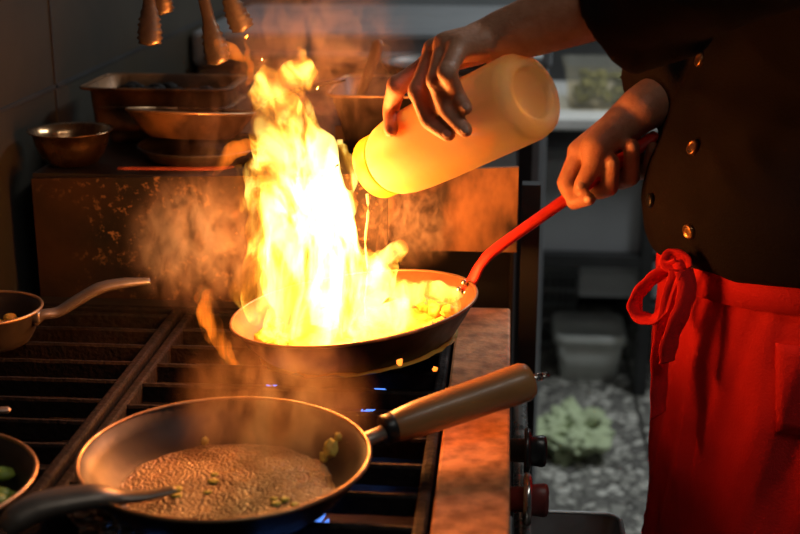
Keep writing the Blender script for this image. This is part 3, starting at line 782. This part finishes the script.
# left thumb goes behind the bottle
tb0 = mid(wr, I[0], .3)+V((0, .012, -.004)); tb1 = P(440, 62, 1.392); tb2 = P(428, 92, 1.422); tb3 = P(424, 118, 1.424)
finger([tb0, tb1, tb2, tb3], (.017, .0135, .0115, .009))
# right arm to the red handle
capsule(bb, rs, re, .058, .046); capsule(bb, re, mid(re, rw, .55), .047, .038); capsule(bb, mid(re, rw, .55), rw, .038, .0285)
def H(px): # depth of handle centre at a pixel column
    for a_, b_ in zip(HS, HS[1:]):
        if a_[0] <= px <= b_[0]: return a_[1]+(b_[1]-a_[1])*(px-a_[0])/(b_[0]-a_[0])
    return HS[-1][1]
HS = [(470, 1.46), (500, 1.48), (575, 1.522), (625, 1.55), (656, 1.567), (700, 1.59)]
RI = [P(580, 152, 1.545), P(566, 183, 1.528), P(574, 202, 1.508), P(589, 199, 1.497)]
RM = [P(597, 146, 1.568), P(598, 190, 1.555), P(609, 187, 1.520), P(612, 162, 1.512)]
RG = [P(614, 137, 1.582), P(621, 180, 1.572), P(631, 177, 1.533), P(632, 146, 1.524)]
RP = [P(630, 130, 1.592), P(640, 172, 1.585), P(648, 171, 1.55), P(653, 148, 1.542)]
R_nails = []
for pts, rs_ in ((RI, (.013, .0115, .0098, .0085)), (RM, (.0135, .0125, .0118, .0098)), (RG, (.013, .0125, .0112, .0095)), (RP, (.012, .0105, .0095, .008))):
    finger(pts, rs_); R_nails.append((pts[-2], pts[-1], rs_[-1]))
for q, r in ((RI[0], .016), (RM[0], .017), (RG[0], .016), (RP[0], .015)):
    capsule(bb, mid(rw, q, .1), q, .022, r)
capsule(bb, rw, mid(rw, RM[0], .5), .028, .024)
RT = [mid(rw, P(608, 135, 1.545), .6), P(596, 147, 1.522), P(592, 168, 1.512), P(581, 185, 1.503)]
finger(RT, (.0235, .0185, .0125, .0092)); R_nails.append((RT[-2], RT[-1], .0092))
body = obj('body', remesh(bb, .0028, 5, .5), M['skin'], person)
# nails
b = nb()
camo = V((0, 0, CZ))
def nail(b, p0, p1, r):
    d = (p1-p0).normalized(); out = (camo-p1); out = (out-d*out.dot(d)).normalized()
    s = d.cross(out); rt_ = Matrix((d, s, out)).transposed()
    ball(b, p1+d*.001+out*(r*.74), 1, r*.72, r*.55, r*.26, rt_, 12)
for p0, p1, r in L_nails[1:]+R_nails:
    b = nb(); nail(b, p0, p1, r); obj('fingernail', b, M['nail'], person)
# eyes, hair
for s in (1, -1):
    b = nb(); ball(b, hp_(.078, s*.03, .012), .0115, seg=14); e = obj('eye', b, M['eye'], person)
    b = nb(); ball(b, hp_(.0865, s*.03, .010), .0045, seg=10); obj('iris', b, M['hair'], e)
b = nb(); capsule(b, hp_(-.03, 0, .045), hp_(.015, 0, .05), .088, .083, 24)
capsule(b, hp_(-.045, 0, .0), hp_(-.04, 0, -.04), .07, .05, 24)
for v in b.verts:
    pass
b = remesh(b, .005, 3); ruffle(b, .004, 40, 2); obj('hair', b, M['hair'], person)

# jacket
def hemz(s_): return .020*max(0, s_+.25)/1.25
def ring_(z, f, a, bw, n=72):
    out = []
    for k in range(n):
        ph = 2*PI*k/n; c_, s_ = math.cos(ph), math.sin(ph)
        c_ = math.copysign(abs(c_)**.9, c_); s_ = math.copysign(abs(s_)**.9, s_)
        out.append(tp_(f+a*c_, bw*s_, z+hemz(s_)*max(0, min(1, (1.10-z)/.09))))
    return out
jb = nb()
loft(jb, [ring_(*q) for q in ((1.0, -.005, .145, .187), (1.01, 0, .157, .193), (1.03, 0, .164, .197), (1.07, 0, .172, .20), (1.11, -.006, .170, .20), (1.15, -.016, .164, .20), (1.22, -.036, .152, .20), (1.30, -.048, .140, .202), (1.40, -.04, .132, .205), (1.47, -.015, .115, .18), (1.515, -.01, .085, .12), (1.545, .0, .07, .075), (1.575, .005, .068, .07))])
hemL = P(597, 14, 1.283); fa = (hemL-le).normalized()
def sleeve(bm, pts, rad):
    fr2 = frames([V(p) for p in pts], V((.13, .3, 1))); rings = []
    for p, r, (tt, s, u) in zip(pts, rad, fr2): rings.append([V(p)+s*(r*math.cos(2*PI*k/24))+u*(r*math.sin(2*PI*k/24)) for k in range(24)])
    loft(bm, rings)
hemL2 = le+(hemL-le)*.98
pl = [hemL, mid(hemL, le, .1), mid(hemL, le, .5), le+V((.01, 0, 0)), mid(le, ls, .35), mid(le, ls, .7), ls, ls+V((.04, .06, .02))]
sleeve(jb, spline(pl, 4), lerp_list([.048, .05, .058, .064, .072, .082, .086, .07], 4))
# loose cloth hanging under the cuff
capsule(jb, P(626, 45, 1.262), P(634, 58, 1.268), .022, .016); capsule(jb, P(634, 56, 1.268), P(680, 26, 1.262), .017, .03); capsule(jb, P(618, 52, 1.272), P(634, 66, 1.275), .012, .009)
hemR = P(646, 88, 1.588)
pr = [hemR, mid(hemR, re, .15), mid(hemR, re, .6), re+V((.01, 0, 0)), mid(re, rs, .4), mid(re, rs, .8), rs, rs+V((.03, -.06, .02))]
sleeve(jb, spline(pr, 4), lerp_list([.047, .05, .054, .062, .072, .082, .085, .07], 4))
jb = remesh(jb, .0055, 6, .5)
jb.normal_update()
for v in jb.verts:
    q = v.co
    w = .0045*noise.noise(V((q.x*9, q.y*9, q.z*5)))+.0028*noise.noise(V((q.x*22+q.z*9, q.y*22, q.z*14+3)))
    fold = abs(noise.noise(V((q.x*10+q.z*14, q.y*10, q.z*6+9))))
    v.co += v.normal*(w+.006*(.3-fold))
jbvh = BVHTree.FromBMesh(jb)
jacket = obj('chef_jacket', jb, M['jacket'], person)
# placket seam: overlap edge running down the chest just outside the far row of buttons
def jhit(px, py):
    d = ray(px, py).normalized(); h = jbvh.ray_cast(camo, d)
    return h[0], h[1]
for px, py in ((701, 60), (694, 148), (690, 231)):
    p, n_ = jhit(px, py)
    qn = V((0, 0, 1)).rotation_difference(n_)
    bbn = nb(); lathe(bbn, [(.0005, .003), (.0045, .0035), (.0055, .003), (.0062, .0045), (.0078, .0045), (.0088, .0025), (.0085, -.002)], 28)
    bbn.transform(Matrix.Translation(p) @ qn.to_matrix().to_4x4()); obj('button', bbn, M['button'], jacket)
# far row at the edge of the belly
for z in (1.075,):
    best = None
    o_ = tp_(.5, -.075, z); h = jbvh.ray_cast(o_, -Fd)
    if h[0]:
        qn = V((0, 0, 1)).rotation_difference(h[1]); bbn = nb(); lathe(bbn, [(.0005, .004), (.006, .0045), (.0085, .003), (.0085, -.002)], 24)
        bbn.transform(Matrix.Translation(h[0]) @ qn.to_matrix().to_4x4()); obj('button', bbn, M['bakelite'], jacket)

# apron
na, nz = 180, 50; rings = []
for j in range(nz+1):
    z = 1.05-.60*j/nz; tt = j/nz; out = []
    a = .136+.012*min(1, j/6)-.012*max(0, tt-.15); bw = .176+.014*min(1, j/6)+.006*tt
    for k in range(na):
        ph = 2*PI*k/na; c_, s_ = math.cos(ph), math.sin(ph)
        amp = min(1, tt*4)
        u = ph*3.2+tt*2.6                       # folds run diagonally away from the bow
        f = .017*amp*(.4-1.6*abs(noise.noise(V((u, tt*.9, 2)))))+.008*amp*(.3-abs(noise.noise(V((ph*6+tt*6, tt*1.5, 6)))))+.005*amp*math.sin(ph*13+tt*3)*tt+.003*noise.noise(V((c_*5, s_*5, tt*9)))*amp
        f += -.003*(1 if 0.095 < tt < .105 else 0)
        out.append(tp_((a+f)*c_, (bw+f)*s_, z))
    rings.append(out)
ab = nb(); loft(ab, rings, True, False, False)
ap = obj('apron', ab, M['apron'], person)
so = ap.modifiers.new('thickness', 'SOLIDIFY'); so.thickness = .003; so.offset = -1
abm = nb(); loft(abm, rings, True, False, False); abvh = BVHTree.FromBMesh(abm); abm.free()
# waistband
b = nb(); rg2 = []
for dz, o_ in ((-.020, .003), (-.019, .006), (.02, .005), (.021, .002)):
    q = []
    for k in range(120):
        ph = 2*PI*k/120; c_, s_ = math.cos(ph), math.sin(ph)
        q.append(tp_((.149+o_)*c_, (.190+o_)*s_, .996+hemz(s_)+dz+.002*noise.noise(V((c_*6, s_*6, 1)))))
    rg2.append(q)
loft(b, rg2, True, False, False); obj('waistband', b, M['apron'], ap)
def strip_(bm, pts, width, thick, twist):
    """a ribbon whose flat side turns by the twist angles (degrees, first to last) about its run, 0 = broad side to the room"""
    pts = spline([V(p) for p in pts], 8); n = len(pts); rings = []
    face = V((-.25, -1, .25)).normalized()
    for i, p in enumerate(pts):
        tt = (pts[min(i+1, n-1)]-pts[max(i-1, 0)]).normalized()
        u = tt.cross(face).normalized(); s_ = u.cross(tt).normalized()
        a = math.radians(twist[0]+(twist[1]-twist[0])*i/(n-1)+10*noise.noise(V((i*.2, width*70, 0))))
        u, s_ = u*math.cos(a)+s_*math.sin(a), s_*math.cos(a)-u*math.sin(a)
        w = width*(1+.15*noise.noise(V((i*.25, 1, width*90))))
        rings.append([p+u*(w/2)+s_*(thick/2), p+s_*thick*1.2, p-u*(w/2)+s_*(thick/2), p-u*(w/2)-s_*(thick/2), p-s_*thick*.0, p+u*(w/2)-s_*(thick/2)])
    loft(bm, rings)
b = nb(); ball(b, P(680, 266, 1.405), .011, 1, 1, 1.1, seg=14); ball(b, P(676, 260, 1.41), .010, 1.2, 1, .9, seg=12); ruffle(b, .002, 120); obj('apron_knot', b, M['apron'], ap)
b = nb(); strip_(b, [P(680, 262, 1.40), P(662, 272, 1.41), P(645, 286, 1.415), P(635, 302, 1.42), P(638, 315, 1.415), P(652, 319, 1.405), P(664, 308, 1.40), P(669, 292, 1.395), P(679, 270, 1.395)], .021, .0016, (50, 62)); obj('bow_loop', b, M['apron'], ap)
b = nb(); strip_(b, [P(688, 268, 1.395), P(683, 258, 1.40), P(672, 255, 1.405), P(667, 262, 1.405), P(678, 268, 1.40)], .019, .0016, (45, 40)); obj('bow_loop', b, M['apron'], ap)
b = nb(); strip_(b, [P(680, 270, 1.395), P(674, 292, 1.395), P(667, 318, 1.40), P(661, 345, 1.41), P(659, 385, 1.415), P(658, 415, 1.42)], .026, .0016, (35, 60)); obj('apron_string', b, M['apron'], ap)
b = nb(); strip_(b, [P(684, 270, 1.39), P(687, 290, 1.385), P(681, 312, 1.385), P(670, 340, 1.39), P(667, 362, 1.395)], .022, .0016, (25, 50)); obj('apron_string', b, M['apron'], ap)
# pocket on the near side
pk = []
for i in range(9):
    col_ = []
    for j in range(9):
        h = abvh.ray_cast(camo, ray(776+i*9, 343+i*1.5+j*11).normalized())
        if h[0]: col_.append(h[0]-ray(790, 380).normalized()*.002)
    if len(col_) == 9: pk.append(col_)
if len(pk) > 2:
    b = nb(); vv = [[b.verts.new(p) for p in c_] for c_ in pk]
    for i in range(len(vv)-1):
        for j in range(8): b.faces.new((vv[i][j], vv[i+1][j], vv[i+1][j+1], vv[i][j+1]))
    o = obj('pocket', b, M['apron'], ap); so = o.modifiers.new('thickness', 'SOLIDIFY'); so.thickness = .003; so.offset = 0
# trousers, shoes
b = nb()
for s in (1, -1):
    capsule(b, tp_(-.01, s*.08, .90), tp_(0, s*.085, .5), .088, .070); capsule(b, tp_(0, s*.085, .5), tp_(-.03, s*.10, .12), .068, .062)
capsule(b, tp_(-.01, .05, .94), tp_(-.01, -.05, .94), .112, .112)
obj('trousers', remesh(b, .008, 4), M['trousers'], person)
for s in (1, -1):
    b = nb(); capsule(b, tp_(-.055, s*.10, .055), tp_(.15, s*.125, .045), .052, .044); b = remesh(b, .006, 3)
    for v in b.verts: v.co.z = max(.0, v.co.z)
    obj('shoe', b, M['shoe'], person)

# ------------------------------------------------------------------ flames
def flame_mat(name, base, core, core_c, core_r, tint=None):
    m = bpy.data.materials.new(name); m.use_nodes = True; nt = m.node_tree; nt.nodes.remove(nt.nodes['Principled BSDF'])
    out = nt.nodes['Material Output']; tc = nd(nt, 'ShaderNodeTexCoord')
    mp = nd(nt, 'ShaderNodeMapping'); mp.inputs['Scale'].default_value = (1, 1, .45); nt.links.new(tc.outputs['Object'], mp.inputs[0])
    w = nd(nt, 'ShaderNodeTexNoise', Scale=9, Detail=2); nt.links.new(mp.outputs[0], w.inputs['Vector'])
    ws = nd(nt, 'ShaderNodeVectorMath', operation='SCALE'); ws.inputs['Scale'].default_value = .20; nt.links.new(w.outputs[1], ws.inputs[0])
    ad = nd(nt, 'ShaderNodeVectorMath', operation='ADD'); nt.links.new(mp.outputs[0], ad.inputs[0]); nt.links.new(ws.outputs[0], ad.inputs[1])
    n = nd(nt, 'ShaderNodeTexNoise', Scale=24, Detail=4, Roughness=.62); nt.links.new(ad.outputs[0], n.inputs['Vector'])
    st = ramp(nt, n.outputs[0], [(.41, .015), (.49, .17), (.58, 1.)])
    sb = nd(nt, 'ShaderNodeVectorMath', operation='SUBTRACT'); nt.links.new(tc.outputs['Object'], sb.inputs[0]); sb.inputs[1].default_value = core_c
    sc_ = nd(nt, 'ShaderNodeVectorMath', operation='MULTIPLY'); nt.links.new(sb.outputs[0], sc_.inputs[0]); sc_.inputs[1].default_value = (1, .9, .62)
    ln = nd(nt, 'ShaderNodeVectorMath', operation='LENGTH'); nt.links.new(sc_.outputs[0], ln.inputs[0])
    mr = nd(nt, 'ShaderNodeMapRange'); mr.interpolation_type = 'SMOOTHSTEP'
    nt.links.new(ln.outputs['Value'], mr.inputs[0]); mr.inputs[1].default_value = core_r; mr.inputs[2].default_value = 0; mr.inputs[3].default_value = base; mr.inputs[4].default_value = core
    mu = nd(nt, 'ShaderNodeMath', operation='MULTIPLY'); nt.links.new(st, mu.inputs[0]); nt.links.new(mr.outputs[0], mu.inputs[1])
    e = nd(nt, 'ShaderNodeEmission'); nt.links.new(mu.outputs[0], e.inputs['Strength'])
    nm = nd(nt, 'ShaderNodeMath', operation='DIVIDE'); nt.links.new(mu.outputs[0], nm.inputs[0]); nm.inputs[1].default_value = 260.0
    nt.links.new(ramp(nt, nm.outputs[0], [(0, tint or (1, .27, .02)), (.22, tint or (1, .36, .02)), (.46, tint or (1, .60, .08)), (1, tint or (1, .85, .34))]), e.inputs['Color'])
    nt.links.new(e.outputs[0], out.inputs['Volume'])
    return m
FB = RC+V((0, 0, -.02))
flame = thing('flame', 'tall yellow and white flame leaping out of the red-handled frying pan', 'flame', FB)
Y0 = RC.y-.01
def tongue(bm, pts, seed):
    ps = [P(px, py, Y0+dy) for px, py, r, dy in pts]; rs_ = [r*1.5/1300 for _, _, r, _ in pts]
    ps = spline(ps, 7); rs_ = lerp_list(rs_, 7)
    for i, p in enumerate(ps):
        k = i/len(ps)
        p.x += .006*noise.noise(V((seed, i*.35, 0))); p.y += .006*noise.noise(V((seed, i*.35, 7)))
    tube(bm, ps, rs_, 14, .9, V((0, 1, 0)))
fb_ = nb()
TONG = [
 [(318, 330, 38, 0), (312, 285, 46, 0), (305, 240, 44, 0), (296, 190, 38, 0), (287, 150, 31, .005), (282, 115, 26, .01), (276, 92, 20, .01), (268, 74, 12, .01), (263, 62, 5, .01), (261, 55, 1, .01)],
 [(355, 322, 26, -.02), (345, 285, 32, -.02), (335, 245, 28, -.01), (324, 205, 26, 0), (315, 170, 24, 0), (307, 135, 18, 0), (300, 112, 13, .0), (296, 98, 5, 0), (294, 90, 1, 0)],
 [(266, 325, 18, .02), (258, 285, 18, .02), (256, 245, 16, .02), (258, 210, 14, .02), (256, 185, 12, .02), (260, 160, 11, .02), (262, 120, 9, .02), (258, 85, 5, .02), (256, 68, 1, .02)],
 [(400, 312, 20, -.02), (372, 285, 24, -.02), (362, 264, 18, -.02), (378, 256, 11, -.03), (394, 252, 7, -.03), (403, 243, 2, -.03)],
 [(330, 205, 16, -.02), (340, 188, 12, -.02), (347, 170, 7, -.02), (343, 152, 3.5, -.02), (339, 140, 1, -.02)],
 [(340, 215, 12, .02), (350, 198, 7, .02), (357, 188, 2, .02)],
 [(250, 325, 10, .0), (244, 290, 12, .0), (247, 255, 11, 0), (242, 225, 9, 0), (244, 195, 8, 0), (240, 175, 3, 0), (238, 165, 1, 0)],
 [(262, 322, 16, -.04), (310, 332, 20, -.05), (360, 328, 18, -.06), (410, 316, 16, -.05), (446, 304, 12, -.03), (458, 298, 3, -.02)],
 [(380, 302, 14, .03), (412, 294, 11, .03), (438, 291, 9, .02), (456, 291, 3, .02)],
 [(385, 307, 14, -.01), (420, 303, 11, -.01), (445, 298, 8, -.01), (460, 295, 3, -.01)],
 [(272, 92, 14, .0), (280, 78, 13, 0), (292, 70, 10, 0), (304, 72, 8, 0), (311, 80, 5, 0), (316, 90, 1.5, 0)],
 [(300, 78, 6, .0), (303, 66, 4, .0), (301, 56, 2, 0), (299, 47, .8, 0)],
 [(372, 285, 16, -.04), (384, 270, 10, -.045), (388, 262, 6, -.045), (398, 258, 1.5, -.045)],
]
for i, tg in enumerate(TONG): tongue(fb_, tg, i*3.1)
fb_ = remesh(fb_, .0032, 3, .5)
fb_.normal_update()
for v in fb_.verts:
    q = V((v.co.x*42, v.co.y*42, v.co.z*20))
    v.co += v.normal*(.011*noise.noise(q*.7)+.005*noise.noise(q*2.0))
M['flame'] = flame_mat('fire', 140, 250, P(330, 225, Y0)-FB, .10)
obj('flame_body', fb_, M['flame'], flame)
M['wisp'] = flame_mat('orange_fire', 60, 60, (0, 0, 0), .1, (1, .20, .012))
WISPS = [
 [(226, 352, 1, .0), (234, 362, 4, .0), (240, 374, 3, .0), (245, 384, 1, .0)],
 [(212, 290, 3, .02), (206, 305, 9, .02), (212, 325, 10, .02), (222, 345, 9, .02), (232, 362, 5, .02), (243, 374, 1.5, .02)],
 [(203, 285, 2, .03), (199, 300, 5, .03), (205, 325, 6, .03), (216, 350, 5, .03), (222, 368, 1, .03)],
 [(246, 62, 1, .02), (238, 56, 5, .02), (228, 50, 9, .02), (220, 44, 7, .02), (214, 40, 2, .02)],
 [(248, 88, 2, .02), (250, 66, 4, .02), (246, 44, 3, .02), (250, 24, 1, .02)],
 [(214, 175, 2, .04), (224, 160, 7, .04), (236, 150, 10, .04), (248, 146, 8, .04), (258, 150, 2, .04)],
 [(244, 205, 2, .01), (238, 216, 6, .01), (234, 232, 5, .01), (240, 246, 2, .01)],
 [(236, 250, 2, .01), (226, 262, 6, .01), (218, 280, 4, .01), (214, 292, 1, .01)],
]
for i, tg in enumerate(WISPS):
    b = nb(); tongue(b, tg, 50+i*2.3); b = remesh(b, .0025, 2); b.normal_update()
    for v in b.verts: v.co += v.normal*.003*noise.noise(v.co*55)
    obj('flame_wisp', b, M['wisp'], flame)
# embers
M['ember'] = emit('ember', (1, .22, .02), 2.6)
for i, (px, py, r, Y, lab) in enumerate(((400, 362, 3.6, 1.25, 'larger glowing orange ember under the flaming pan'), (435, 369, 2.6, 1.255, 'smaller glowing orange ember nearer the firelit ledge'))):
    b = nb(); bmesh.ops.create_icosphere(b, subdivisions=2, radius=1)
    for v in b.verts: v.co = v.co*(r*1.25/1300)*(1+.5*noise.noise(v.co*1.7+V((i*5, 0, 0))))+P(px, py, Y)
    tag(obj('ember', b, M['ember']), lab, 'ember', 'embers around the flaming pan')

# ------------------------------------------------------------------ smoke
def smoke_mat(name, col, dens, scale, lo, hi, stretch=(1, 1, .6), warp=.25):
    m = bpy.data.materials.new(name); m.use_nodes = True; nt = m.node_tree; nt.nodes.remove(nt.nodes['Principled BSDF'])
    out = nt.nodes['Material Output']; tc = nd(nt, 'ShaderNodeTexCoord')
    mp = nd(nt, 'ShaderNodeMapping'); mp.inputs['Scale'].default_value = stretch; nt.links.new(tc.outputs['Object'], mp.inputs[0])
    w = nd(nt, 'ShaderNodeTexNoise', Scale=scale*.5, Detail=2); nt.links.new(mp.outputs[0], w.inputs['Vector'])
    ws = nd(nt, 'ShaderNodeVectorMath', operation='SCALE'); ws.inputs['Scale'].default_value = warp; nt.links.new(w.outputs[1], ws.inputs[0])
    ad = nd(nt, 'ShaderNodeVectorMath', operation='ADD'); nt.links.new(mp.outputs[0], ad.inputs[0]); nt.links.new(ws.outputs[0], ad.inputs[1])
    n = nd(nt, 'ShaderNodeTexNoise', Scale=scale, Detail=3); nt.links.new(ad.outputs[0], n.inputs['Vector'])
    st = ramp(nt, n.outputs[0], [(lo, 0.), (hi, 1.)])
    gen = nd(nt, 'ShaderNodeVectorMath', operation='SUBTRACT'); nt.links.new(tc.outputs['Generated'], gen.inputs[0]); gen.inputs[1].default_value = (.5, .5, .5)
    ln = nd(nt, 'ShaderNodeVectorMath', operation='LENGTH'); nt.links.new(gen.outputs[0], ln.inputs[0])
    mr = nd(nt, 'ShaderNodeMapRange'); mr.interpolation_type = 'SMOOTHSTEP'; nt.links.new(ln.outputs['Value'], mr.inputs[0])
    mr.inputs[1].default_value = .5; mr.inputs[2].default_value = .12; mr.inputs[3].default_value = 0; mr.inputs[4].default_value = dens
    mu = nd(nt, 'ShaderNodeMath', operation='MULTIPLY'); nt.links.new(st, mu.inputs[0]); nt.links.new(mr.outputs[0], mu.inputs[1])
    s = nd(nt, 'ShaderNodeVolumeScatter'); s.inputs['Color'].default_value = col+(1,); s.inputs['Anisotropy'].default_value = .1
    nt.links.new(mu.outputs[0], s.inputs['Density']); nt.links.new(s.outputs[0], out.inputs['Volume'])
    return m
def smoke(label, name, c, sx, sy, sz, m, rot=None):
    b = nb(); ball(b, (0, 0, 0), 1, sx, sy, sz, rot, 24)
    o = obj(name, b, m); o.location = c; tag(o, label, 'smoke', None, 'stuff'); return o
FIRELIT_SMOKE = (.95, .58, .31)  # sooty brown with orange firelight put into the smoke and steam colour
smoke('steam rising off the frothing sauce pan', 'steam', P(275, 408, 1.10), .105, .085, .10, smoke_mat('sauce_steam', FIRELIT_SMOKE, 22, 24, .43, .66))
smoke('brown smoke above the tip of the flame', 'smoke', P(315, 55, 1.50), .13, .07, .12, smoke_mat('upper_smoke', FIRELIT_SMOKE, 13, 30, .44, .68))
smoke('curling smoke between the flame and the bottle', 'smoke', P(405, 222, 1.46), .075, .05, .065, smoke_mat('curl_smoke', FIRELIT_SMOKE, 18, 40, .48, .64))
smoke('orange firelit smoke beside the flame against the stained panel', 'smoke', P(200, 243, 1.48), .10, .075, .10, smoke_mat('side_smoke', FIRELIT_SMOKE, 24, 30, .43, .64))
smoke('thin smoke drifting past the shelf pans', 'smoke', P(225, 130, 1.56), .08, .05, .09, smoke_mat('drift_smoke', FIRELIT_SMOKE, 5, 26, .46, .68))

# ------------------------------------------------------------------ light
def point(name, loc, power, col, r):
    l = bpy.data.lights.new(name, 'POINT'); l.energy = power; l.color = col; l.shadow_soft_size = r
    o = bpy.data.objects.new(name, l); COL.objects.link(o); o.location = loc; return o
FIRE = (1.0, .27, .055)
point('fire_light_low', P(325, 290, Y0-.03), 3.6, FIRE, .04)
point('fire_light_middle', P(312, 220, Y0-.03), 5.0, FIRE, .04)
point('fire_light_high', P(292, 130, Y0-.02), 2.6, FIRE, .025)
def area(name, loc, tgt, power, col, sx, sy):
    l = bpy.data.lights.new(name, 'AREA'); l.energy = power; l.color = col; l.shape = 'RECTANGLE'; l.size = sx; l.size_y = sy
    o = bpy.data.objects.new(name, l); COL.objects.link(o); o.location = loc
    o.rotation_euler = (V(tgt)-V(loc)).to_track_quat('-Z', 'Y').to_euler(); return o
area('ceiling_lamp', (.95, 3.0, 2.55), (.75, 2.95, 0), 36, (.92, .98, 1.0), 1.2, .3)
area('near_ceiling_lamp', (.75, .45, 2.55), (.05, 1.3, 1.15), 7, (1, .97, .88), 1.2, .3)
w = bpy.data.worlds.new('kitchen_air'); sc.world = w; w.use_nodes = True
w.node_tree.nodes['Background'].inputs[0].default_value = (.5, .55, .6, 1); w.node_tree.nodes['Background'].inputs[1].default_value = .03

sc.view_settings.view_transform = 'Standard'; sc.view_settings.look = 'None'
sc.view_settings.exposure = 0; sc.view_settings.gamma = 1; sc.view_settings.use_curve_mapping = False
cy = sc.cycles
cy.use_denoising = True
cy.volume_step_rate = 1.0; cy.volume_max_steps = 256
cy.max_bounces = 8; cy.transparent_max_bounces = 16; cy.volume_bounces = 0
cy.sample_clamp_indirect = 3
